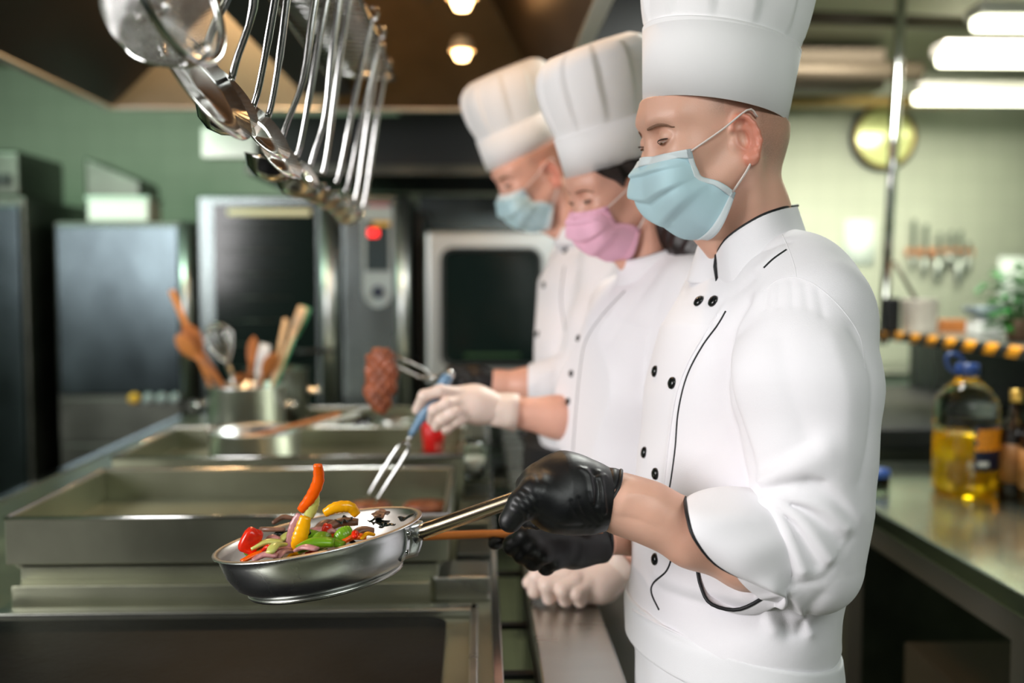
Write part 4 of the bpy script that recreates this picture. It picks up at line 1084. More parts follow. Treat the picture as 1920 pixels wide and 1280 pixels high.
sl = chain([W(1524, 600, 1.235), W(1511, 725, 1.20), W(1514, 860, 1.185), W(1518, 975, 1.175), W(1528, 1066, 1.17)], [.074, .0870, .0745, .067, .0485], .03)
sl2 = chain([W(1528, 1066, 1.17), W(1490, 1040, 1.17), W(1442, 1022, 1.172)], [.0485, .056, .058], .03)
slr = chain([W(1372, 610, 1.54), W(1400, 850, 1.58), W(1400, 1000, 1.57), W(1300, 1000, 1.54)], [.07, .07, .06, .055], .03)
sleeveL = lambda p: smin(sl(p), sl2(p), .028)
tors = union([jt, jshr, slr], .05)
def jack0(p): return smin(smin(tors(p), jsh(p), .05), sleeveL(p), .010)
bl = half(W(1360, 1215, TY), (0, 0, -1))
# cloth folds, placed where the photo shows them
FL = [([(1402, 570), (1372, 625), (1366, 700), (1382, 790), (1402, 870)], .010, -.008),
      ([(1420, 560), (1388, 625), (1383, 700), (1398, 790), (1412, 860)], .016, .005),
      ([(1424, 902), (1455, 890), (1500, 872), (1538, 852), (1546, 842)], .013, .010),
      ([(1430, 872), (1470, 852), (1512, 826)], .012, -.005),
      ([(1418, 915), (1432, 928), (1446, 934)], .006, -.005),
      ([(1432, 918), (1480, 908), (1540, 905)], .010, -.005),
      ([(1436, 936), (1470, 985), (1505, 1068)], .007, 0.0090), ([(1440, 932), (1500, 975), (1556, 1046)], .007, 0.0090), ([(1448, 930), (1530, 945), (1590, 988)], .008, 0.0075),
      ([(1430, 938), (1438, 1010), (1448, 1085)], .006, 0.0075), ([(1434, 936), (1455, 1000), (1478, 1080)], .005, -0.0075), ([(1438, 934), (1488, 985), (1530, 1060)], .005, -0.0075), ([(1446, 932), (1515, 960), (1574, 1015)], .005, -0.0067),
      ([(1600, 1010), (1575, 1045), (1540, 1088), (1460, 1098)], .0045, -.0025),
      ([(1505, 873), (1560, 905), (1612, 965)], .014, .005), ([(1520, 905), (1565, 935), (1600, 980)], .010, -.004),
      ([(1464, 636), (1480, 720), (1505, 800)], .020, -.004), ([(1560, 640), (1585, 740), (1580, 840)], .022, .004),
      ([(1600, 620), (1632, 700), (1628, 800), (1612, 900)], .008, -.003),
      ([(1440, 545), (1436, 580)], .005, -.002), ([(1462, 530), (1460, 575)], .005, -.002), ([(1484, 526), (1486, 572)], .005, -.002), ([(1508, 530), (1514, 575)], .005, -.002), ([(1534, 545), (1544, 590)], .005, -.002),
      ([(1330, 620), (1345, 740), (1330, 860)], .03, -.006), ([(1400, 880), (1350, 960), (1330, 1040)], .03, -.007), ([(1395, 700), (1360, 800), (1290, 880)], .02, .003),
      ([(1352, 570), (1330, 640), (1300, 720)], .014, .003), ([(1262, 950), (1300, 1010), (1330, 1060)], .014, .004),
      ([(1230, 1075), (1300, 1100), (1400, 1120)], .012, .005), ([(1236, 1105), (1310, 1130), (1420, 1160)], .010, -.005),
      ([(1462, 1130), (1475, 1160), (1480, 1190)], .007, -.004), ([(1490, 1120), (1505, 1150), (1520, 1185)], .007, .004), ([(1420, 1125), (1440, 1150), (1450, 1180)], .007, .004), ([(1540, 1120), (1515, 1150), (1500, 1185)], .007, -.004), ([(1480, 1108), (1430, 1120), (1395, 1112)], .007, .004),
      ([(1190, 1060), (1215, 1090), (1225, 1120)], .007, .003), ([(1360, 480), (1420, 470), (1480, 455)], .008, -.003), ([(1352, 560), (1385, 540), (1410, 520)], .01, -.004), ([(1420, 500), (1450, 478), (1470, 450)], .01, .003),
      ([(1344, 590), (1320, 628), (1290, 680), (1268, 740), (1255, 820), (1246, 900), (1242, 980), (1232, 1060)], .0042, .0022)]
FLW = [(a_, b_, c_) for a_, b_, c_ in px_lines(jack0, FL)]
jack = waves(fold(jack0, FLW), [((22, 6, 14), .3, .0018), ((6, 30, -18), 1.9, .0014), ((-30, 10, 34), 4.0, .0008)])
band_cut = half(W(1360, 1200, TY), A(.10, 0, -1.0) / 1.005)
jackc = isect(jack, band_cut, .01)
neckhole = chain([W(1420, 480, TY), W(1402, 380, TY)], [.052, .06], .01)
jackc2 = sub(jackc, neckhole, .006)
cuffplane = half(W(1424, 1012, 1.172), W(1300, 958, 1.18) - W(1424, 1012, 1.172))
near_cuff = ell(W(1350, 985, 1.185), (.13, .16, .12))
jackc3 = jackc2
lo, hi = A(.12, 1.02, .90), A(.56, 1.72, 1.53)
me, co = solid_mesh('jacket', jackc3, lo, hi, .0026)
J1 = link('jacket', me, M['cloth'], t1)
# collar
def loop(near, org, lat):
    near = [W(*q) for q in near]; N = spline(near, 22); c = (N[0] + N[-1]) / 2
    far = [p - lat * 2 * ((p - c) @ lat) for p in N[1:-1]][::-1]
    return N + far
top = loop([(1343, 476, 1.350), (1366, 444, 1.316), (1420, 408, 1.296), (1464, 391, 1.316), (1496, 385, 1.385)], None, LT)
bot = loop([(1346, 532, 1.345), (1378, 530, 1.285), (1440, 512, 1.262), (1494, 470, 1.292), (1514, 440, 1.392)], None, LT)
G = [[b + (t_ - b) * q + (0 if q in (0, 1) else 1) * 0 for b, t_ in zip(bot, top)] for q in np.linspace(0, 1, 9)]
col_o = MB().grid(G, close_v=True).build('collar', M['cloth'], J1, solid=.004, subsurf=1)
MB().tube(top + top[:1], .0021, 8, cap=False).build('collar_piping', M['piping'], J1)
MB().tube([W(1343, 476, 1.348), W(1340, 500, 1.342), W(1345, 531, 1.338)], .0022, 8).build('collar_piping', M['piping'], J1)
# rolled cuff of the near sleeve
rim = [(1285, 933, 1.190), (1286, 950, 1.150), (1290, 972, 1.128), (1302, 1008, 1.115), (1340, 1055, 1.118), (1395, 1083, 1.12), (1444, 1094, 1.135), (1446, 1104, 1.165), (1425, 1124, 1.19), (1380, 1143, 1.21), (1332, 1131, 1.225), (1314, 1098, 1.24), (1307, 1065, 1.25), (1296, 1010, 1.265), (1288, 960, 1.25)]
rim = [W(*q) for q in rim]; RL = spline(rim + rim[:1], 57)[:-1]
ax = W(1474, 1030, 1.172) - W(1290, 992, 1.19); u_, v_, d_ = frame(ax)
end = []
ec = W(1474, 1030, 1.172)
for p in RL:
    e = p - ec; e = e - d_ * (e @ d_); e = e / np.linalg.norm(e); end.append(ec + e * .0600)
G = []
for i, q in enumerate(np.linspace(0, 1, 12)):
    G.append([r_ * (1 - q) + e * q + (lambda e_: e_ / np.linalg.norm(e_))((r_ * (1 - q) + e * q) - (W(1300, 990, 1.19) * (1 - q) + ec * q)) * (.017 * math.sin(math.pi * q) ** .7 + .0016 * math.sin(q * 7 + k * .9) * math.sin(math.pi * q)) for k, (r_, e) in enumerate(zip(RL, end))])
G = np.array(G); a0 = W(1290, 992, 1.19); La = np.linalg.norm(ax)
rel = G - a0; hh_ = rel @ d_; rad = rel - hh_[..., None] * d_; rl = np.linalg.norm(rad, axis=-1); rmin = np.interp(hh_, [-.01, .02, La], [.034, .0425, .062])
G = a0 + hh_[..., None] * d_ + rad * (np.maximum(rl, rmin) / rl)[..., None]
cf = MB().grid(G, close_v=True).build('rolled_cuff', M['cloth'], J1, solid=.0025, subsurf=1)
MB().tube(RL + RL[:1], .0024, 8, cap=False).build('cuff_piping', M['piping'], J1)
# seams, piping, placket, buttons
tubes_on(jack, 'placket_piping', M['piping'], J1, [(1361, 583), (1345, 610), (1316, 650), (1288, 705), (1272, 770), (1266, 840), (1258, 900), (1252, 930)], .0016)
tubes_on(jack, 'placket_piping', M['piping'], J1, [(1262, 1040), (1250, 1070), (1226, 1092), (1222, 1112), (1236, 1143)], .0016)
tubes_on(jack, 'placket_seam', M['cloth'], J1, [(1344, 590), (1320, 628), (1290, 680), (1268, 740), (1255, 820), (1246, 900), (1240, 930)], .0014)
tubes_on(jack, 'shoulder_piping', M['piping'], J1, [(1474, 468), (1450, 485), (1432, 502)], .0016)
tubes_on(jack, 'shoulder_seam', M['cloth'], J1, [(1467, 440), (1480, 470), (1490, 500), (1493, 520)], .0009, lift=-.0003)
tubes_on(jack, 'armhole_seam', M['cloth'], J1, [(1430, 545), (1460, 524), (1493, 520), (1530, 535), (1575, 575), (1612, 630), (1622, 690)], .0009, lift=-.0003)
button_on(jack, [(1338, 565), (1261, 718), (1230, 888), (1229, 1048), (1311, 565), (1229, 696), (1209, 848)], J1)
# apron: skirt and tied waistband
sk = [W(1376, 1235, TY), W(1388, 1400, TY), A(W(1415, 1200, TY)[0], TY, .60), A(W(1415, 1200, TY)[0], TY, .38)]
apf = torso(sk, [.127, .136, .15, .155], .02)
apf0 = isect(isect(apf, half(W(1365, 1180, TY), (.18, 0, 1.0)), .004), half((0, 0, .36), (0, 0, -1)), .01)
apw = waves(apf0, [((40, 20, 2), 0, .003), ((-25, 50, 3), 1, .002)])
me, co = solid_mesh('apron', apw, A(.08, 1.05, .33), A(.66, 1.72, 1.02), .0045)
AP = link('apron', me, M['cloth_in'], t1)
bandsd = torso([W(1360, 1150, TY), W(1366, 1230, TY)], [.1310, .1335], .02)
b2 = isect(isect(bandsd, half(W(1365, 1156, TY), (.18, 0, 1.0)), .003), half(W(1362, 1226, TY), (-.10, 0, -1.0)), .003)
bandf_ = fold(b2, px_lines(bandsd, [([(1190, 1150), (1260, 1195), (1352, 1222)], .006, -.004), ([(1210, 1140), (1300, 1178), (1440, 1212), (1540, 1215)], .006, .003), ([(1220, 1165), (1300, 1192), (1420, 1222)], .005, -.003)]))
me, co = solid_mesh('apron_waistband', bandf_, A(.10, 1.05, .85), A(.60, 1.70, 1.05), .0032)
link('apron_waistband', me, M['cloth_in'], AP)
tubes_on(bandf_, 'band_hem', M['cloth'], AP, [(1186, 1142), (1240, 1172), (1300, 1200), (1353, 1224)], .0022)
tubes_on(bandf_, 'band_hem', M['cloth'], AP, [(1200, 1128), (1265, 1160), (1350, 1186), (1450, 1205), (1532, 1192)], .0016)
p_, g_ = hit(apw, [(1352, 1222), (1330, 1255), (1312, 1290)])
MB().tube(list(p_ + g_ * .002), [.004, .003, .002], 8, flat=.6).build('apron_fold', M['cloth_in'], AP)
trs = union([cap(W(1390, 1300, TY), A(.34, TY - .10, .52), .10, .075), cap(A(.34, TY - .10, .52), A(.35, TY - .10, .10), .075, .06), cap(W(1390, 1300, TY), A(.35, TY + .12, .52), .10, .075), cap(A(.35, TY + .12, .52), A(.36, TY + .12, .10), .075, .06)], .03)
me, co = solid_mesh('trousers', trs, A(.15, 1.1, .02), A(.6, 1.7, .98), .008)
link('trousers', me, M['black_cloth'], t1)
def shoes(t, pts):
    for (x, y) in pts:
        f = union([ell((x - .05, y, .035), (.13, .048, .036)), cap((x + .03, y, .05), (x + .02, y, .09), .04)], .03)
        f = isect(f, half((0, 0, 0.001), (0, 0, -1)), .004)
        me, co = solid_mesh('shoe', f, A(x - .22, y - .09, -.02), A(x + .12, y + .09, .16), .006); link('shoe', me, M['shoe'], t)
shoes(t1, ((.36, TY - .10), (.37, TY + .12)))

# head, neck, arms: one continuous body
O1 = W(1339, 262, 1.355); R1 = rot_frame(14, 9, 0); S1 = 1.0
h1 = placed(HEADF[False], O1, R1, S1)
def neck(O, R, s, base, r=.054, rb=.062):
    a = O + R @ A(-.028, 0, -.03) * s; m_ = a * .45 + base * .55 + A(-.004, 0, 0)
    n_ = chain([a, m_, base], [r * s, r * .98 * s, rb * s], .03)
    st = cap(O + R @ A(-.020, .060, -.035) * s, base + FT * .04 + A(0, 0, .0) + LT * .015, .010 * s, .012)
    ad = cap(O + R @ A(.045, 0, -.105) * s, base + FT * .045, .018 * s, .016)
    return union([n_, st, ad], .022)
nb1 = W(1432, 505, 1.385)
n1 = neck(O1, R1, S1, nb1)
core = torso([W(1378, 1300, TY), W(1376, 1010, TY), W(1404, 760, TY), W(1418, 660, TY), W(1432, 590, TY)], [.09, .09, .095, .085, .05])
armL = chain([W(1500, 590, 1.27), W(1512, 720, 1.20), W(1515, 900, 1.185), W(1500, 1050, 1.175)], [.045, .045, .04, .034], .01)
foreL = chain([W(1500, 1055, 1.175), W(1400, 1046, 1.185), W(1300, 1002, 1.192), W(1215, 960, 1.195), W(1155, 941, 1.20), W(1085, 925, 1.20)], [.034, .033, .0345, .0315, .0290, .028], .03)
foreL = fold(foreL, [([W(1290, 940, 1.15), W(1230, 925, 1.16), W(1180, 925, 1.165)], .008, .003), ([W(1270, 1010, 1.15), W(1200, 975, 1.16), W(1160, 965, 1.165)], .006, -.002), ([W(1170, 935, 1.165), W(1160, 960, 1.165)], .006, .002)])
armR = chain([W(1395, 600, 1.50), W(1400, 850, 1.56), W(1390, 1000, 1.55), W(1290, 1002, 1.53), W(1190, 1000, 1.49), W(1120, 1010, 1.46)], [.045, .045, .04, .038, .029, .026], .02)
legs = union([cap(W(1385, 1290, TY), A(.34, TY - .10, .52), .07, .05), cap(A(.34, TY - .10, .52), A(.36, TY - .10, .08), .05, .035), cap(W(1385, 1290, TY), A(.35, TY + .12, .52), .07, .05), cap(A(.35, TY + .12, .52), A(.37, TY + .12, .08), .05, .035)], .03)
# left hand closed round the pan handle: thumb on the near side, four fingers over the top and down the far side
def hand_left():
    pm = union([cap(W(1100, 925, 1.205), W(1052, 918, 1.20), .0335, .0400), cap(W(1052, 918, 1.20), W(1012, 920, 1.195), .0400, .0270),
                cap(W(1100, 955, 1.19), W(1040, 948, 1.175), .022, .025), cap(W(1142, 936, 1.20), W(1085, 928, 1.20), .0310, .0345)], .03)
    th = chain([W(1040, 950, 1.170), W(1005, 925, 1.160), W(980, 945, 1.154), W(957, 976, 1.158)], [.025, .0190, .0160, .0140], .010)
    fs = [pm, th]
    base = [(1000, 900), (1022, 890), (1046, 884), (1070, 882)]
    for j, (x, y) in enumerate(base):
        k = j / 3
        fs.append(chain([W(x + 6, y + 6, 1.205), W(x - 12, y + 8, 1.232), W(x - 22, y + 42, 1.252), W(x - 8, y + 74, 1.238), W(x + 8, y + 80, 1.215)], [.0145, .0125, .0112, .0102, .0088], .006))
    f = smin(fs[0](np.zeros((1, 3))), 0, 0) if False else None
    def g(p):
        d = smin(fs[0](p), fs[1](p), .016)
        dd = None
        for q in fs[2:]: e = q(p); dd = e if dd is None else smin(dd, e, .003)
        return smin(d, dd, .008)
    return g
HL = hand_left()
gl = fold(HL, px_lines(HL, [([(975, 925), (990, 938), (1002, 955)], .0022, -.0012), ([(968, 935), (984, 948), (994, 966)], .0022, -.0012), ([(982, 915), (998, 928), (1010, 945)], .0022, -.0012),
      ([(960, 950), (975, 960), (984, 974)], .002, -.001), ([(1100, 880), (1108, 905), (1112, 940)], .003, .0022), ([(1112, 885), (1122, 915), (1118, 945)], .003, -.0022), ([(1125, 885), (1130, 920), (1134, 960)], .0028, .0022),
      ([(1090, 878), (1115, 895), (1135, 892)], .003, .002), ([(1105, 985), (1080, 962), (1072, 940)], .0022, -.001), ([(1120, 985), (1096, 960), (1086, 935)], .0022, -.001), ([(1000, 872), (1012, 905), (1010, 930)], .004, -.0016), ([(1126, 975), (1110, 950), (1104, 925)], .0022, -.0010), ([(1015, 968), (1050, 985), (1090, 986)], .003, -.001)]))
glc = isect(sub(gl, cap(W(1150, 938, 1.20), W(1250, 975, 1.19), .0300), .001), half(W(1143, 936, 1.20), W(1250, 950, 1.20) - W(1143, 936, 1.20)), .002)
me, co = solid_mesh('glove', gl if False else glc, A(.0, 1.08, 1.08), A(.24, 1.33, 1.28), .0018)
G1 = link('glove', me, M['nitrile'], t1)
wc = W(1141, 936, 1.20); u_, v_, d_ = frame(W(1250, 978, 1.19) - wc)
rg = [wc + (u_ * math.cos(a) * .034 + v_ * math.sin(a) * .0385) + d_ * (.004 * math.sin(a) + .002 * math.sin(3 * a)) for a in np.linspace(0, 2 * math.pi, 49)]
MB().tube(rg, .0026, 8, cap=False).build('cuff_bead', M['nitrile'], G1)
MB().grid([[wc + (p - wc) * q + d_ * z for p in rg] for q, z in ((.93, -.016), (1.0, -.008), (1.0, 0))]).build('cuff', M['nitrile'], G1, solid=.0012)
# right hand holding the wooden spatula, half hidden under the left
SPA, SPB = W(772, 1006, 1.46), W(1130, 992, 1.40)
def hand_right():
    fs = [union([cap(W(1125, 1020, 1.44), W(1075, 1022, 1.43), .028, .030), cap(W(1075, 1022, 1.43), W(1030, 1018, 1.42), .030, .024), cap(W(1060, 1008, 1.405), W(1000, 1004, 1.40), .012, .012)], .02)]
    for (a, b, c_, r) in (((1040, 1010, 1.40), (985, 1006, 1.385), (962, 1022, 1.395), .0150), ((1048, 1020, 1.40), (1000, 1024, 1.380), (980, 1038, 1.395), .0145), ((1056, 1032, 1.40), (1018, 1038, 1.382), (1000, 1052, 1.395), .0135), ((1070, 1042, 1.41), (1040, 1050, 1.395), (1024, 1062, 1.405), .0125)):
        fs.append(chain([W(*a), W(*b), W(*c_), W(c_[0] + 14, c_[1] - 6, c_[2] + .018)], [r * 1.05, r, r * .95, r * .85], .005))
    fs.append(chain([W(1050, 1006, 1.45), W(985, 1000, 1.455), W(948, 1008, 1.445), W(928, 1017, 1.43)], [.016, .0135, .012, .0105], .006))
    def g(p):
        d = fs[0](p); dd = None
        for q in fs[1:]: e = q(p); dd = e if dd is None else smin(dd, e, .005)
        return smin(d, dd, .012)
    return g
HR = hand_right()
hrc = isect(HR, half(W(1136, 1018, 1.44), W(1236, 1008, 1.47) - W(1136, 1018, 1.44)), .003)
me, co = solid_mesh('glove', hrc, A(-.02, 1.30, 1.02), A(.23, 1.52, 1.16), .002)
G2 = link('glove', me, M['nitrile'], t1)
wc = W(1134, 1012, 1.445); u_, v_, d_ = frame(W(1234, 1004, 1.47) - wc)
MB().tube([wc + (u_ * math.cos(a) + v_ * math.sin(a)) * .0285 for a in np.linspace(0, 2 * math.pi, 40)], .0022, 8, cap=False).build('cuff_bead', M['nitrile'], G2)

limbs = [foreL, armL, core, armR, legs, lambda p: HL(p) + .0035, lambda p: HR(p) + .0035]
def body1(p):
    d = smin(n1(p), h1(p), .02 * 1)
    for i, g in enumerate(limbs): d = smin(d, g(p), .012 if i < 5 else 0)
    return under_hat(p, d, W(1340, 214, 1.355), (-.93, -.30, .145), LT, .099, .084, W(1376, -160, 1.36))
me, co = solid_mesh('body', body1, A(-.02, 1.08, .02), A(.56, 1.66, 1.76), .0023)
B1 = link('body', me, M['skin'], t1)
head_attrs(me, co, O1, R1, S1)
eyes(t1, O1, R1, S1, h1)
mask(t1, O1, R1, S1, HEADF[False], M['mask_blue'], M['mask_pale'])
hat(t1, W(1340, 214, 1.355), W(1376, -160, 1.36), (-.93, -.30, .145), (-.94, -.30, .18), LT, .1015, .0865, .128, .108, .36, pleats=12)

# ------------------------------------------------------------------ pan, handle, spatula
PC = W(598, 1000, 1.295); PN = A(-.168, .045, .985); PN /= np.linalg.norm(PN); PR = .1365
PX = A(1, 0, 0) - PN * PN[0]; PX /= np.linalg.norm(PX); PY = np.cross(PN, PX)
t = empty('frying_pan', PC - PN * .056, 'stainless steel frying pan with tossed vegetables, held over the range in a black gloved hand', 'frying pan')
MB().lathe([(0, -.0555), (.098, -.0555), (.103, -.0535), (.1135, -.046), (.1235, -.030), (.1290, -.010), (.1300, -.002), (.1335, .0005), (PR, .0012), (PR, -.0004)], PC, PN, n=128, u=PX).build('pan_wall', M['pan'], t)
MB().lathe([(PR, .0012), (.1325, .0022), (.1280, -.0005), (.1268, -.010), (.121, -.030), (.111, -.045), (.098, -.0515), (0, -.052)], PC, PN, n=128, u=PX).build('pan_inside', M['pan_in'], t)
MB().lathe([(.094, -.0555), (.1005, -.0565), (.1015, -.0600), (.0995, -.0620), (0, -.0620)], PC, PN, n=96, u=PX).build('base_disc', M['steel'], t)
hb = W(772, 1003, 1.258); he = W(1062, 902, 1.205); hd = (he - hb) / np.linalg.norm(he - hb)
pts = [hb + hd * .012, hb + hd * .03, hb + (he - hb) * .5, he]
HP = MB().tube(spline([hb + hd * .010, hb + hd * .05, hb + (he - hb) * .55, he - hd * .01, he], 24), [.0125] * 4 + [.0120] * 18 + [.0105, .006], 24, flat=.82, up=PN).build('handle', M['handle_steel'], t)
az = math.atan2((hb - PC) @ PY, (hb - PC) @ PX); mb = MB()
G = []
for z in np.linspace(-.043, .000, 7):
    rr = np.interp(z, [-.046, -.030, -.010, 0], [.1135, .1235, .1290, .1298]) + .0016; wd = .19 - .045 * math.cos((z + .021) * 60)
    G.append([PC + PN * z + (PX * math.cos(az + a) + PY * math.sin(az + a)) * (rr + .0035 * math.exp(-(a / .06) ** 2) * 4) for a in np.linspace(-wd, wd, 19)])
MB().grid(G).build('handle_bracket', M['pan'], HP, solid=.0022)
nk = PC + PN * -.014 + (PX * math.cos(az) + PY * math.sin(az)) * .134
MB().tube([nk, nk + (hb + hd * .02 - nk) * .5, hb + hd * .025], [.016, .0125, .0118], 20, flat=.85, up=PN).build('handle_neck', M['pan'], HP)
for aa, z in ((-.115, -.010), (.115, -.010), (-.10, -.034), (.10, -.034)):
    rr = np.interp(z, [-.046, -.030, -.010, 0], [.1135, .1235, .1290, .1298]) + .003; o_ = PX * math.cos(az + aa) + PY * math.sin(az + aa)
    MB().lathe([(0, .003), (.003, .0024), (.0045, 0)], PC + PN * z + o_ * rr, o_, n=16).build('rivet', M['chrome'], HP)
t = empty('wooden_spatula', (SPA + SPB) / 2, 'orange brown wooden spatula held in the lower black glove behind the pan handle', 'spatula')
MB().tube(spline([SPA, SPA * .7 + SPB * .3, SPA * .4 + SPB * .6 + A(0, 0, -.001), SPB], 20), [.0075] * 12 + [.0068] * 8, 14, flat=.8).build('handle', M['wood_orange'], t)
MB().tube([SPA + A(-.05, .01, -.002), SPA + A(-.02, 0, 0), SPA + A(.004, 0, 0)], [.02, .017, .008], 14, flat=.25, up=(0, 1, .3)).build('blade', M['wood_orange'], t)

# ------------------------------------------------------------------ vegetables
M['pepper_red'] = mat('red_pepper', (222, 40, 14), .22, Subsurface_Weight=.1, Subsurface_Scale=.004, vary=.25, vscale=60)
M['pepper_orange'] = mat('orange_pepper', (246, 96, 8), .2, vary=.12, vscale=50, Subsurface_Weight=.1, Subsurface_Scale=.004)
M['pepper_yellow'] = mat('yellow_pepper', (250, 172, 10), .2, vary=.15, vscale=60, Subsurface_Weight=.1, Subsurface_Scale=.004)
M['onion'] = mat('red_onion', (188, 132, 132), .25, vary=.4, vscale=70, vstretch=(1, 1, .2))
M['zucchini'] = mat('zucchini_flesh', (200, 202, 110), .28, vary=.15, vscale=60)
M['cucumber'] = mat('green_zucchini_skin', (112, 160, 28), .25, vary=.35, vscale=45)
M['dark_leaf'] = mat('dark_wilted_leaf', (20, 28, 24), .15, bump=(90, .8))
M['mushroom'] = mat('browned_mushroom', (120, 84, 66), .35, vary=.4, vscale=60)
def strip(name, m, pix, r, lb, cat, flat=.5, group='tossed vegetables in the pan', up=(0, -1, .2), inner=None):
    s = spline([W(*q) for q in pix], 20); rr = [r * (.35 + .65 * math.sin(math.pi * (i + 1.6) / 22.2) ** .45) for i in range(20)]
    rr = [q * (1 + .06 * math.sin(i * 2.3)) for i, q in enumerate(rr)]
    o = MB().tube(s, rr, 14, flat=flat, up=up).build(name, m, None); return tag(o, lb, cat, group)
def chunk(name, m, pos, rad, lb, cat, rot=0.0, m2=None):
    c = W(*pos); R = np.array(rot_z(rot * 57)) @ np.array(rot_y(rot * 80)); mb = MB(); n, k = 14, 9; vs = []
    for i in range(k):
        th = math.pi * (i + .0) / (k - 1)
        row = []
        for j in range(n):
            ph = 2 * math.pi * j / n
            v = A(math.sin(th) * math.cos(ph), math.sin(th) * math.sin(ph), math.cos(th))
            v = np.sign(v) * np.abs(v) ** .62 * (1 + .08 * math.sin(3 * ph + rot * 5) * math.sin(2 * th + rot))
            row.append(c + R @ (v * A(*rad)))
        vs.append(row)
    mb.grid(vs, close_v=True)
    return tag(mb.build(name, m, None), lb, cat, 'tossed vegetables in the pan')
strip('pepper_strip', M['pepper_orange'], [(596, 870, 1.27), (597, 900, 1.275), (584, 930, 1.28), (563, 957, 1.285)], .0078, 'orange red pepper strip flying upright highest above the pan', 'pepper strip', .6)
strip('pepper_strip', M['pepper_yellow'], [(608, 962, 1.27), (630, 951, 1.27), (655, 950, 1.272), (670, 965, 1.275)], .0075, 'arched orange yellow pepper strip flying above the middle of the pan', 'pepper strip', .7)
strip('zucchini_slice', M['zucchini'], [(590, 925, 1.285), (586, 945, 1.285), (578, 970, 1.285)], .0085, 'pale zucchini stick in the air below the upright orange strip', 'zucchini', .6)
strip('pepper_strip', M['pepper_yellow'], [(573, 968, 1.245), (566, 995, 1.245), (560, 1015, 1.245), (556, 1040, 1.25)], .0098, 'bright yellow pepper strip standing upright over the near pan rim', 'pepper strip', .5)
strip('onion_slice', M['onion'], [(565, 965, 1.255), (555, 985, 1.255), (549, 1010, 1.255), (546, 1034, 1.255)], .0088, 'pink red onion slice standing beside the yellow pepper strip', 'onion slice', .35)
chunk('pepper_piece', M['pepper_red'], (470, 1014, 1.25), (.0125, .009, .0165), 'bright red pepper cube at the left side of the pan', 'pepper piece', .3)
def lay(name, m, px_, py_, Y_, L, r, ang, lb, cat, flat=.55, bend=.2):
    c = W(px_, py_, Y_); d = PX * math.cos(ang) + PY * math.sin(ang); e = np.cross(PN, d)
    s = spline([c - d * L / 2, c + e * bend * L * .3 + PN * .004, c + d * L / 2], 14); rr = [r * (.5 + .5 * math.sin(math.pi * (i + 1) / 15) ** .5) for i in range(14)]
    return tag(MB().tube(s, rr, 12, flat=flat, up=PN).build(name, m, None), lb, cat, 'tossed vegetables in the pan')
lay('zucchini_slice', M['zucchini'], 500, 1022, 1.25, .040, .0085, .25, 'pale zucchini slice next to the red cube', 'zucchini', .45)
lay('onion_slice', M['onion'], 517, 1036, 1.235, .042, .0072, .7, 'pink onion slice lying in front of the pale zucchini', 'onion slice', .4)
lay('onion_slice', M['onion'], 497, 1046, 1.20, .030, .0075, .1, 'dark pink onion piece nearest the left pan rim', 'onion slice', .5)
lay('onion_slice', M['onion'], 533, 1040, 1.22, .03, .007, 1.1, 'onion slice touching the base of the yellow strip', 'onion slice', .4)
lay('pepper_strip', M['pepper_orange'], 490, 1043, 1.24, .05, .0065, .35, 'orange pepper strip lying low at the left of the pan', 'pepper strip')
lay('cucumber_piece', M['cucumber'], 592, 1024, 1.22, .046, .0125, .15, 'bright green zucchini piece right of the yellow strip', 'zucchini', .6)
lay('cucumber_piece', M['cucumber'], 620, 1024, 1.235, .034, .0095, -.2, 'flat green zucchini piece beside the near pan rim', 'zucchini', .55)
lay('cucumber_piece', M['cucumber'], 577, 1010, 1.26, .036, .011, .7, 'dark green zucchini piece behind the bright one', 'zucchini', .7)
strip('cucumber_piece', M['cucumber'], [(632, 1014, 1.25), (645, 1003, 1.25), (660, 995, 1.255)], .0105, 'green and pale zucchini wedge leaning up in the middle of the pan', 'zucchini', .6)
lay('pepper_strip', M['pepper_orange'], 620, 1012, 1.265, .045, .0075, .1, 'orange pepper strip under the green wedge', 'pepper strip')
lay('pepper_strip', M['pepper_orange'], 662, 1012, 1.25, .034, .0085, .3, 'orange pepper piece right of the green wedge', 'pepper strip')
chunk('pepper_piece', M['pepper_red'], (612, 995, 1.27), (.0065, .006, .0095), 'small red pepper piece above the orange strip', 'pepper piece', .2)
lay('onion_slice', M['onion'], 590, 1001, 1.27, .045, .0085, .3, 'translucent brown pink onion behind the yellow strip', 'onion slice')
lay('mushroom_piece', M['mushroom'], 640, 985, 1.30, .045, .010, .2, 'dark browned mushroom piece behind the green wedge', 'mushroom', .6)
lay('mushroom_piece', M['mushroom'], 612, 987, 1.32, .036, .009, .9, 'dark leafy mushroom piece above the small red pepper', 'mushroom', .6)
lay('zucchini_slice', M['zucchini'], 545, 1008, 1.27, .03, .009, .5, 'small green edged zucchini slice left of the yellow strip', 'zucchini', .5)
lay('onion_slice', M['mushroom'], 512, 992, 1.33, .055, .0035, 2.4, 'thin curled onion strand on the far pan wall', 'onion strand', 1.0, .9)
lay('onion_slice', M['mushroom'], 532, 976, 1.355, .030, .0035, .3, 'short onion strand near the far rim', 'onion strand', 1.0, .6)
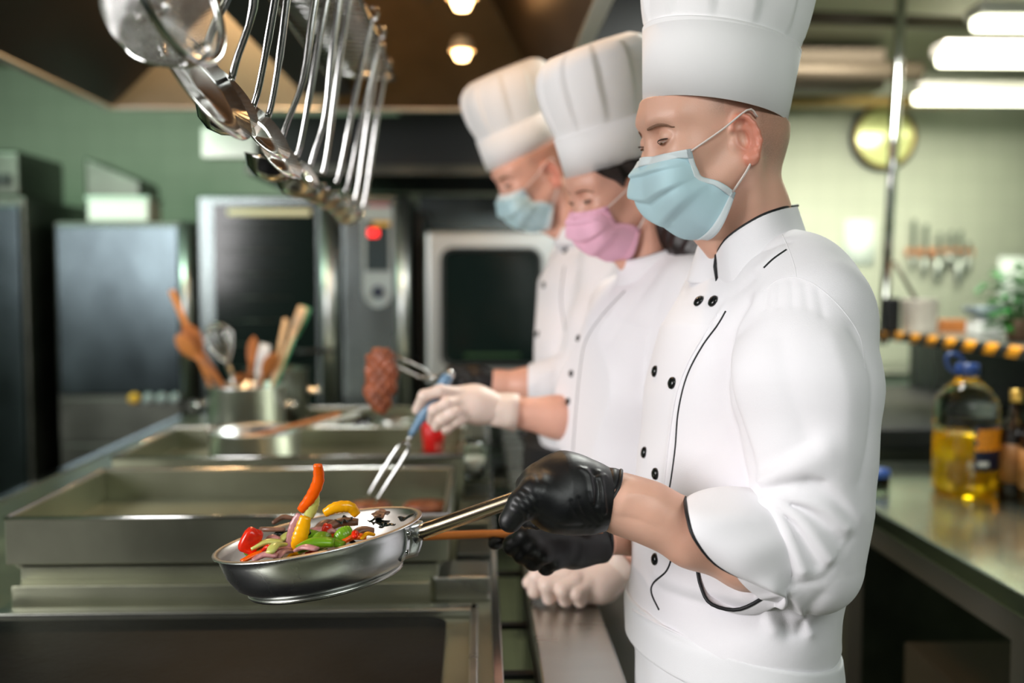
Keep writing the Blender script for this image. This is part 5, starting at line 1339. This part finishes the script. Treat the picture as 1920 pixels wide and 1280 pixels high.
def leaf(px_, py_, Y_, sz, sd, m, lb, cat='wilted leaf', nm='wilted_leaf'):
    c = W(px_, py_, Y_); n = 9; G = []; ca, sa = math.cos(sd), math.sin(sd)
    for i in range(n):
        row = []
        for j in range(n):
            a = (i / (n - 1) - .5) * 2; b = (j / (n - 1) - .5) * 2; k = math.sqrt(max(1 - a * a * .92, 0)) * (1 + .25 * math.sin(a * 5 + sd))
            x, y = a * sz * 1.25, b * sz * .75 * k
            row.append(c + PX * (x * ca - y * sa) + PY * (x * sa + y * ca) + PN * (sz * .30 * math.sin(a * 3 + sd) * math.cos(b * 2.4 + sd * 2) + .004))
        G.append(row)
    tag(MB().grid(G).build(nm, m, None, solid=.0012, subsurf=1), lb, cat, 'tossed vegetables in the pan')
leaf(714, 985, 1.30, .015, 2, M['dark_leaf'], 'glossy black wilted leaf on the bare right side of the pan')
leaf(727, 990, 1.28, .010, 9, M['dark_leaf'], 'small shiny black leaf in front of the brown piece')
leaf(714, 968, 1.33, .016, 5, M['mushroom'], 'brown pink onion scrap above the black leaf', 'onion piece', 'onion_piece')
leaf(765, 974, 1.28, .011, 7, M['dark_leaf'], 'black leaf scrap closest to the pan handle')
leaf(705, 978, 1.31, .010, 4, M['dark_leaf'], 'black leaf tip at the left of the right hand scraps')
leaf(535, 1004, 1.31, .013, 3, M['dark_leaf'], 'dark leaf under the curled onion strand')
leaf(646, 980, 1.30, .014, 8, M['dark_leaf'], 'dark wilted leaf at the centre behind the green wedge')

lay('zucchini_slice', M['zucchini'], 520, 1028, 1.215, .038, .0075, 1.3, 'pale zucchini piece between the onion slices near the front rim', 'zucchini', .5)
lay('onion_slice', M['onion'], 575, 1030, 1.20, .034, .007, 2.6, 'pink onion slice at the front rim right of the standing strips', 'onion slice', .45)
lay('cucumber_piece', M['cucumber'], 484, 1030, 1.275, .034, .009, .9, 'green zucchini piece behind the red pepper cube', 'zucchini', .6)
lay('pepper_strip', M['pepper_red'], 500, 1038, 1.265, .04, .008, .5, 'red pepper strip lying right of the red cube', 'pepper strip')
lay('pepper_strip', M['pepper_yellow'], 640, 1006, 1.30, .04, .007, 2.7, 'yellow pepper strip lying behind the green wedge', 'pepper strip')
lay('onion_slice', M['onion'], 560, 1002, 1.31, .045, .0085, .2, 'onion slice lying behind the standing yellow strip', 'onion slice', .5)
lay('cucumber_piece', M['cucumber'], 605, 1012, 1.245, .034, .010, 1.4, 'small round green zucchini piece in the middle of the pile', 'zucchini', .7)
lay('mushroom_piece', M['mushroom'], 680, 1000, 1.27, .030, .009, .4, 'brown mushroom piece at the right end of the pile', 'mushroom', .6)

# small scraps and herbs scattered between the larger vegetables
random.seed(11)
for q, (px_, py_) in enumerate([(505, 1030), (525, 1044), (540, 1022), (548, 1046), (575, 1000), (585, 1038), (600, 1034), (622, 1000), (634, 1022), (655, 1018), (668, 1004), (480, 1040), (512, 1012), (690, 1006)]):
    mm, nm, cl = [(M['pepper_red'], 'pepper_piece', 'red pepper'), (M['cucumber'], 'cucumber_piece', 'green zucchini'), (M['onion'], 'onion_slice', 'pink onion'), (M['pepper_yellow'], 'pepper_piece', 'yellow pepper'), (M['dark_leaf'], 'wilted_leaf', 'dark leaf')][q % 5]
    where = ['beside the red cube', 'at the near rim', 'left of the standing strips', 'at the base of the standing strips', 'behind the standing strips', 'right of the yellow strip by the rim', 'in front of the green pieces', 'above the orange strip', 'under the green wedge', 'right of the green wedge', 'behind the orange piece', 'at the far left of the pile', 'on the pale zucchini', 'at the right end of the pile'][q]
    lay(nm, mm, px_, py_, 1.235 + .03 * ((q * 7) % 5) / 4, random.uniform(.014, .022), random.uniform(.003, .0052), random.uniform(0, 3.1), 'tiny scrap of %s %s' % (cl, where), cl.split()[-1] + ' scrap', .7)
# ------------------------------------------------------------------ second chef (woman, pink mask)
def rear_torso(org, R, sq):
    return lambda pts, rs, k=.03: warp(chain([((np.array(p) - org) @ R) * sq for p in pts], rs, k), org, R, sq)
def yawv(a): a = math.radians(a); return A(-math.cos(a), -math.sin(a), 0), A(math.sin(a), -math.cos(a), 0)
Y2 = 1.88; F2, L2 = yawv(24); Rb = np.stack([F2, L2, A(0, 0, 1)], 1); org2 = W(1190, 760, Y2); T2 = rear_torso(org2, Rb, A(1, .70, 1))
t2 = empty('person', (W(1210, 900, Y2)[0], Y2, 0), 'person with pink mask and long dark hair, tall white hat, holding a meat fork', 'person')
jt2 = T2([W(1262, 1110, Y2), W(1215, 960, Y2), W(1190, 850, Y2), W(1192, 740, Y2), W(1222, 630, Y2), W(1250, 555, Y2), W(1250, 520, Y2)], [.118, .112, .118, .127, .112, .078, .055])
sL2 = chain([W(1262, 545, Y2), W(1300, 560, 1.76), W(1310, 700, 1.72), W(1300, 860, 1.72), W(1240, 985, 1.75)], [.060, .068, .066, .060, .05], .04)
sR2 = chain([W(1240, 560, Y2), W(1170, 590, 2.02), W(1150, 700, 2.03), W(1150, 800, 2.02), W(1100, 792, 1.98), W(1052, 782, 1.955)], [.060, .066, .062, .052, .047, .044], .04)
j2_0 = union([jt2, sL2, sR2], .035)
j2 = fold(j2_0, px_lines(j2_0, [([(1180, 545), (1120, 620), (1085, 700), (1075, 790)], .012, .004), ([(1240, 540), (1215, 620), (1205, 720)], .016, -.005), ([(1300, 560), (1250, 640), (1225, 740)], .014, .005),
     ([(1225, 520), (1180, 580), (1140, 640)], .012, -.004), ([(1110, 740), (1080, 760), (1060, 800)], .008, .004), ([(1090, 730), (1110, 780), (1105, 810)], .008, -.004)], 1.3))
j2 = waves(j2, [((20, 9, 14), .8, .003), ((6, 34, -18), 2.9, .002)])
wc2 = W(1050, 780, 1.955)
j2 = isect(j2, half(wc2, W(1000, 778, 1.94) - W(1060, 782, 1.96)), .003)
j2 = isect(j2, half((0, 0, .98), (0, 0, -1)), .01)
me, co = solid_mesh('jacket', j2, A(.10, 1.55, .94), A(.56, 2.22, 1.50), .0042)
J2 = link('jacket', me, M['cloth'], t2)
tubes_on(j2, 'placket_piping', M['piping'], J2, [(1172, 545), (1130, 590), (1098, 640), (1087, 700), (1080, 770), (1074, 850)], .0012, Y0=1.3)
button_on(j2, [(1085, 634), (1066, 752), (1072, 700)], J2, .007, Y0=1.3)
O2 = W(1162, 357, 1.86); R2 = rot_frame(20, 19, -2); S2 = .95
def loopc(c, f, l, a, b, df=0, n=36): return [c + f * a * math.cos(q) + l * b * math.sin(q) + A(0, 0, df) * math.cos(q) for q in np.linspace(0, 2 * math.pi, n, endpoint=False)]
def collar(J, bc, tc, F_, L_, a0, b0, a1, b1, df):
    G = [loopc(bc + (tc - bc) * q, F_, L_, a0 + (a1 - a0) * q, b0 + (b1 - b0) * q, df) for q in np.linspace(0, 1, 5)]
    MB().grid(G, close_v=True).build('collar', M['cloth'], J, solid=.004)
    MB().tube(G[-1] + G[-1][:1], .0016, 6, cap=False).build('collar_piping', M['piping'], J)
collar(J2, W(1236, 520, Y2), W(1220, 468, Y2), F2, L2, .078, .078, .062, .062, -.022)
HAT2 = (W(1153, 304, 1.865), (-.86, -.40, -.33)); h2 = placed(HEADF[True], O2, R2, S2); nb2 = W(1240, 530, Y2)
F_, L_ = FT, LT
FT, LT = F2, L2
n2 = neck(O2, R2, S2, nb2, .047, .052)
# gloved hands
def fist2():      # left fist resting on the shelf rail, knuckles down
    zs = .871
    def PZ(px_, py_, Y_, r): p = W(px_, py_, Y_); p[2] = max(p[2], zs + r * .96); return p
    fs = [chain([W(1168, 1062, 1.775), PZ(1125, 1092, 1.77, .034), PZ(1070, 1092, 1.78, .036), PZ(1045, 1090, 1.79, .030)], [.031, .034, .036, .030], .02)]
    for (a, b, c_, r) in (((1050, 1075, 1.77), (1008, 1080, 1.775), (1003, 1108, 1.78), .0155), ((1062, 1085, 1.755), (1026, 1098, 1.75), (1030, 1128, 1.755), .0145), ((1080, 1090, 1.745), (1056, 1106, 1.735), (1060, 1134, 1.745), .0138), ((1100, 1095, 1.745), (1082, 1112, 1.732), (1088, 1135, 1.74), .0125), ((1050, 1062, 1.80), (1010, 1072, 1.81), (992, 1092, 1.805), .0135)):
        fs.append(chain([PZ(*a, r), PZ(*b, r), PZ(*c_, r)], [r * 1.1, r, r * .9], .006))
    def g(p):
        d = fs[0](p); dd = None
        for q in fs[1:]: e = q(p); dd = e if dd is None else smin(dd, e, .0035)
        return smin(d, dd, .008)
    return g
def fork_hand(wr, pm, kn, fingers, rf, th):
    fs = [chain([wr, pm, kn], [.029, .033, .028], .03)]
    for f in fingers: fs.append(chain(f, [rf * 1.15, rf, rf * .95, rf * .85][:len(f)], .006))
    fs.append(chain(th, [.016, .0135, .0115][:len(th)], .008))
    def g(p):
        d = fs[0](p); dd = None
        for q in fs[1:]: e = q(p); dd = e if dd is None else smin(dd, e, .003)
        return smin(d, dd, .008)
    return g
HL2 = fist2()
fa, fb = W(842, 702, 1.925), W(770, 815, 1.925)          # fork handle ends
HR2 = fork_hand(W(945, 770, 1.95), W(890, 758, 1.945), W(855, 752, 1.94),
    [[W(862, 738, 1.93), W(826, 732, 1.905), W(795, 742, 1.905), W(782, 768, 1.925)], [W(866, 752, 1.925), W(838, 756, 1.90), W(814, 768, 1.90), W(808, 788, 1.925)],
     [W(870, 766, 1.925), W(848, 774, 1.90), W(828, 786, 1.90), W(818, 800, 1.925)], [W(876, 776, 1.93), W(856, 788, 1.91), W(838, 800, 1.915), W(836, 806, 1.93)]], .0115,
    [W(872, 740, 1.96), W(835, 738, 1.955), W(800, 760, 1.945)])
for HH, lo_, hi_, wr, el in ((HL2, A(.0, 1.66, .86), A(.34, 1.90, 1.02), W(1166, 1060, 1.775), W(1230, 1000, 1.755)), (HR2, A(-.16, 1.82, 1.13), A(.10, 2.02, 1.30), W(944, 770, 1.95), W(1040, 780, 1.955))):
    hh = isect(HH, half(wr, el - wr), .003)
    me, co = solid_mesh('glove', hh, lo_, hi_, .0026); G_ = link('glove', me, M['latex'], t2)
    u_, v_, d_ = frame(el - wr); c0 = wr - d_ * .012
    mb = MB(); mb.grid([[c0 + d_ * z + (u_ * math.cos(a) + v_ * math.sin(a)) * (r_ + .0016 * math.sin(5 * a + z * 90)) for a in np.linspace(0, 2 * math.pi, 40, endpoint=False)] for z, r_ in ((-.012, .0300), (.0, .0325), (.02, .0350), (.038, .0375))], close_v=True)
    mb.build('cuff', M['latex'], G_, solid=.0012)
fore2R = chain([W(1140, 795, 2.0), W(1045, 782, 1.955), W(945, 770, 1.95), W(890, 760, 1.945)], [.042, .040, .0275, .022], .02)
fore2L = chain([W(1300, 870, 1.73), W(1250, 980, 1.745), W(1166, 1060, 1.775), W(1110, 1090, 1.78)], [.042, .038, .027, .022], .02)
core2 = T2([W(1275, 1180, Y2), W(1215, 960, Y2), W(1190, 760, Y2), W(1222, 650, Y2), W(1246, 570, Y2)], [.09, .08, .09, .08, .045])
def legset(x, Y, zt, sp=.09): return union([cap((x, Y, zt), (x - .01, Y - sp, .5), .08, .055), cap((x - .01, Y - sp, .5), (x + .01, Y - sp, .08), .055, .038), cap((x, Y, zt), (x - .01, Y + sp, .5), .08, .055), cap((x - .01, Y + sp, .5), (x + .01, Y + sp, .08), .055, .038)], .03)
def leg_clothes(t, x, Y, zt, sp=.09):
    f = union([cap((x, Y, zt), (x - .01, Y - sp, .5), .11, .078), cap((x - .01, Y - sp, .5), (x + .01, Y - sp, .10), .078, .062), cap((x, Y, zt), (x - .01, Y + sp, .5), .11, .078), cap((x - .01, Y + sp, .5), (x + .01, Y + sp, .10), .078, .062)], .03)
    me, co = solid_mesh('trousers', f, A(x - .2, Y - .3, .02), A(x + .2, Y + .3, zt + .12), .009); link('trousers', me, M['black_cloth'], t)
    shoes(t, ((x + .0, Y - sp), (x + .01, Y + sp)))
lx2 = .41
limbs2 = [fore2R, fore2L, core2, legset(lx2, Y2, .88), chain([W(1262, 560, Y2), W(1305, 600, 1.76), W(1300, 870, 1.73)], [.045, .045, .04], .02), chain([W(1240, 570, Y2), W(1165, 620, 2.02), W(1140, 795, 2.0)], [.045, .045, .04], .02), lambda p: HL2(p) + .004, lambda p: HR2(p) + .004]
def body2(p):
    d = smin(n2(p), h2(p), .02)
    for i, g in enumerate(limbs2): d = smin(d, g(p), .012 if i < 6 else 0)
    return under_hat(p, d, HAT2[0], HAT2[1], L2, .097, .085, W(1104, 84, 1.83))
me, co = solid_mesh('body', body2, A(-.16, 1.60, .02), A(.56, 2.22, 1.78), .0036)
B2 = link('body', me, M['skin2'], t2); head_attrs(me, co, O2, R2, S2, False)
eyes(t2, O2, R2, S2, h2, fem=True)
mask(t2, O2, R2, S2, HEADF[True], M['mask_pink'], M['mask_pinkpale'])
# hair: cap swept back under the hat, ponytail over the shoulder
def hairf():
    w_ = lambda *q: O2 + R2 @ A(*q) * S2
    capf = placed(lambda p: isect(lambda q: HEADF[True](q) - .012, lambda q: smin(smin(half((.060, 0, .042), (1, 0, -1.0))(q), 0 * q[:, 0] + 9, 0), 0 * q[:, 0] + 9, 0), .006)(p), O2, R2, S2)
    earcut = union([ell(w_(.010, .085, -.008), (.024, .03, .036), R2), ell(w_(.04, .06, -.06), (.055, .05, .055), R2)], .01)
    tail = chain([w_(-.085, 0, .02), w_(-.10, .01, -.05), W(1262, 416, 1.86), W(1302, 448, 1.81), W(1338, 478, 1.775), W(1354, 520, 1.75)], [.045, .045, .040, .042, .036, .02], .04)
    low = chain([w_(-.05, .045, -.02), w_(-.07, .02, -.07), W(1240, 425, 1.86)], [.038, .034, .03], .03)
    return union([sub(capf, earcut, .006), tail, low], .02)
hf0 = hairf()
hf_ = waves(lambda p: under_hat(p, hf0(p), HAT2[0], HAT2[1], L2, .0975, .0855, W(1104, 84, 1.83)), [((60, 300, 90), 0, .0012), ((200, 90, 160), 2, .0008)])
me, co = solid_mesh('hair', hf_, A(.10, 1.68, 1.36), A(.50, 2.06, 1.76), .0032)
link('hair', me, M['hair_dark'], t2)
hf2 = R2[:, 0]
hat(t2, HAT2[0], W(1104, 84, 1.83), HAT2[1], (-.85, -.40, -.36), L2, .100, .088, .112, .100, .34, pleats=11, dome=True)
# apron and lower clothes
apr2 = T2([W(1245, 1000, Y2), W(1275, 1150, Y2), A(.385, Y2, .62), A(.39, Y2, .42)], [.118, .130, .14, .145], .02)
apr2 = isect(isect(apr2, half((0, 0, 1.02), (0, 0, 1)), .004), half((0, 0, .38), (0, 0, -1)), .01)
me, co = solid_mesh('apron', waves(apr2, [((30, 25, 2), 0, .003)]), A(.05, 1.6, .35), A(.62, 2.2, 1.05), .006); link('apron', me, M['cloth_in'], t2)
leg_clothes(t2, lx2, Y2, .85)

# ------------------------------------------------------------------ third chef (far, pale blue mask)
Y3 = 2.42; F3, L3 = yawv(24); FT, LT = F3, L3; Rb3 = np.stack([F3, L3, A(0, 0, 1)], 1); org3 = W(1110, 650, Y3); T3 = rear_torso(org3, Rb3, A(1, .68, 1))
t3 = empty('person', (W(1120, 800, Y3)[0], Y3, 0), 'farthest person, white hat, pale blue mask, black gloved hand lifting meat on a fork', 'person')
jt3 = T3([W(1118, 880, Y3), W(1108, 760, Y3), W(1105, 640, Y3), W(1118, 540, Y3), W(1126, 480, Y3), W(1110, 440, Y3)], [.120, .122, .128, .120, .088, .058])
sL3 = chain([W(1126, 480, Y3), W(1150, 500, 2.27), W(1120, 610, 2.24), W(1095, 712, 2.24), W(1045, 722, 2.25), W(996, 722, 2.27)], [.062, .068, .064, .054, .048, .046], .04)
sR3 = chain([W(1116, 480, Y3), W(1080, 500, 2.58), W(1085, 620, 2.62), W(1090, 720, 2.62), W(1075, 760, 2.6)], [.06, .066, .06, .052, .048], .04)
j3_0 = union([jt3, sL3, sR3], .03)
j3 = fold(j3_0, px_lines(j3_0, [([(1090, 480), (1060, 560), (1045, 650)], .016, -.006), ([(1150, 500), (1110, 580), (1080, 660)], .014, .005), ([(1045, 690), (1040, 720), (1045, 750)], .010, -.005), ([(1060, 690), (1020, 700), (1000, 720)], .010, .004)], 1.8))
j3 = waves(j3, [((18, 12, 16), .8, .003), ((6, 34, -18), 1.2, .002)])
wc3 = W(990, 722, 2.27); j3 = isect(isect(j3, half(wc3, W(930, 720, 2.28) - wc3), .003), half((0, 0, 1.03), (0, 0, -1)), .01)
me, co = solid_mesh('jacket', j3, A(.06, 2.08, .98), A(.50, 2.80, 1.60), .005)
J3 = link('jacket', me, M['cloth'], t3)
tubes_on(j3, 'placket_piping', M['piping'], J3, [(1058, 500), (1052, 560), (1060, 620)], .0010, Y0=1.8)
button_on(j3, [(1020, 534), (1008, 626), (1060, 470)], J3, .008, Y0=1.8)
collar(J3, W(1100, 448, Y3), W(1088, 408, Y3), F3, L3, .078, .078, .064, .064, -.02)
O3 = W(1007, 326, 2.40); R3 = rot_frame(17, 24, -2); S3 = 1.0
HAT3 = (W(982, 286, 2.41), (-.82, -.33, -.47)); h3 = placed(HEADF[False], O3, R3, S3); n3 = neck(O3, R3, S3, W(1104, 450, Y3), .052, .06)
kb = W(846, 712, 2.27)
HL3 = fork_hand(W(935, 720, 2.28), W(890, 716, 2.28), W(865, 712, 2.275),
    [[W(868, 700, 2.26), W(846, 696, 2.235), W(836, 712, 2.24), W(846, 728, 2.26)], [W(874, 708, 2.255), W(856, 706, 2.23), W(848, 722, 2.235), W(856, 736, 2.26)], [W(882, 716, 2.255), W(868, 716, 2.23), W(862, 732, 2.24), W(868, 742, 2.26)], [W(890, 722, 2.26), W(880, 726, 2.24), W(876, 738, 2.245), W(880, 744, 2.26)]], .0125,
    [W(872, 704, 2.30), W(850, 700, 2.30), W(830, 708, 2.285)])
hh = isect(HL3, half(W(930, 720, 2.28), W(985, 722, 2.27) - W(930, 720, 2.28)), .003)
me, co = solid_mesh('glove', hh, A(-.15, 2.16, 1.14), A(.10, 2.38, 1.30), .003); link('glove', me, M['nitrile'], t3)
HR3 = fork_hand(W(1040, 800, 2.62), W(1015, 812, 2.62), W(1000, 815, 2.62), [[W(1000, 808, 2.6), W(985, 812, 2.6), W(985, 825, 2.61)], [W(1003, 815, 2.59), W(990, 822, 2.59), W(992, 832, 2.6)], [W(1010, 820, 2.58), W(998, 830, 2.58), W(1000, 838, 2.59)], [W(1018, 824, 2.58), W(1008, 834, 2.58), W(1010, 842, 2.59)]], .012, [W(1010, 806, 2.64), W(990, 804, 2.65), W(978, 812, 2.65)])
me, co = solid_mesh('glove', HR3, A(.05, 2.5, 1.0), A(.26, 2.72, 1.16), .004); link('glove', me, M['nitrile'], t3)
limbs3 = [chain([W(1100, 715, 2.24), W(990, 722, 2.27), W(935, 720, 2.28), W(890, 716, 2.28)], [.042, .038, .029, .025], .02), chain([W(1085, 740, 2.61), W(1040, 800, 2.62), W(1015, 812, 2.62)], [.04, .03, .026], .02),
    T3([A(.38, Y3, .86), W(1118, 860, Y3), W(1108, 760, Y3), W(1110, 640, Y3), W(1120, 540, Y3), W(1118, 480, Y3)], [.085, .09, .09, .095, .085, .045]), legset(.40, Y3, .84),
    chain([W(1126, 490, Y3), W(1148, 520, 2.29), W(1100, 715, 2.25)], [.045, .045, .04], .02), chain([W(1116, 490, Y3), W(1082, 520, 2.56), W(1085, 740, 2.61)], [.045, .045, .04], .02), lambda p: HL3(p) + .004, lambda p: HR3(p) + .004]
def body3(p):
    d = smin(n3(p), h3(p), .02)
    for i, g in enumerate(limbs3): d = smin(d, g(p), .012 if i < 6 else 0)
    return under_hat(p, d, HAT3[0], HAT3[1], L3, .097, .084, W(937, 132, 2.40))
me, co = solid_mesh('body', body3, A(-.15, 2.12, .02), A(.50, 2.80, 1.86), .0042)
B3 = link('body', me, M['skin2'], t3); head_attrs(me, co, O3, R3, S3)
eyes(t3, O3, R3, S3, h3)
mask(t3, O3, R3, S3, HEADF[False], M['mask_blue'], M['mask_pale'])
hat(t3, HAT3[0], W(937, 132, 2.40), HAT3[1], (-.83, -.38, -.42), L3, .100, .087, .112, .100, .36, pleats=11, dome=True)
apr3 = T3([W(1085, 800, Y3), W(1095, 880, Y3), A(.34, Y3, .86), A(.385, Y3, .72), A(.39, Y3, .42)], [.125, .132, .125, .135, .14], .02)
apr3 = isect(isect(apr3, half((0, 0, 1.055), (0, 0, 1)), .004), half((0, 0, .38), (0, 0, -1)), .01)
me, co = solid_mesh('apron', waves(apr3, [((30, 25, 2), 0, .003)]), A(.02, 2.1, .35), A(.62, 2.75, 1.1), .008); link('apron', me, M['black_cloth'], t3)
leg_clothes(t3, .41, Y3, .80)

# ------------------------------------------------------------------ the two meat forks and the meat
def fork(name, hA, hB, tipA, neckp, lb, hm, spread):
    t = empty(name, (hA + hB) / 2, lb, 'fork')
    MB().tube(spline([hA, hA * .75 + hB * .25, hA * .3 + hB * .7, hB], 16), [.012] + [.0155] * 9 + [.0140, .0125, .0110, .0100, .009, .008], 14, flat=.75).build('handle', hm, t)
    mb = MB(); mb.tube([hB, neckp], [.0055, .0045], 10)
    d = (tipA - neckp) / np.linalg.norm(tipA - neckp); s_ = np.cross(d, [0, 1, 0]); s_ /= np.linalg.norm(s_)
    for g in (-1, 1): mb.tube(spline([neckp, neckp + s_ * g * spread * .8 + d * .012, neckp + s_ * g * spread + d * .03, (neckp + tipA) / 2 + s_ * g * spread, tipA + s_ * g * spread * .9], 18), [.0045] * 3 + [.0038] * 12 + [.003, .0022, .001], 10)
    mb.build('tines', M['chrome'], t)
    MB().lathe([(0, -.011), (.008, -.008), (.011, 0), (.008, .008), (0, .011)], hA, hA - hB, n=20).build('hanging_cap', M['chrome'], t)
M['fork_blue'] = mat('grey_blue_handle', (108, 142, 172), .35)
fork('meat_fork', fa, fb, W(692, 942, 1.925), W(764, 828, 1.925), 'meat fork with grey blue handle, pointing down, in the white gloved hand', M['fork_blue'], .0105)
fork('meat_fork', W(872, 728, 2.26), W(826, 712, 2.26), W(716, 664, 2.26), W(806, 706, 2.26), 'meat fork lifting the brown piece of meat, held in a black glove', M['rubber'], .0105)
mc = W(714, 712, 2.26)
mt_ = union([ell(mc + A(.0, 0, .035), (.035, .018, .040)), ell(mc + A(-.005, 0, -.022), (.034, .020, .044)), ell(mc + A(.014, 0, .0), (.022, .018, .035)), ell(mc + A(-.002, 0, -.062), (.018, .014, .014))], .02)
mt_ = waves(mt_, [((190, 60, 150), 0, .0022), ((320, 40, -240), 1, .0012)])
me, co = solid_mesh('roasted_meat', mt_, mc - A(.07, .05, .1), mc + A(.07, .05, .1), .0028)
tag(link('roasted_meat', me, mat('roasted_meat', (150, 82, 54), .34, bump=(160, .9), vary=.5, vscale=30), None), 'brown roasted piece of meat hanging on the far fork', 'meat')
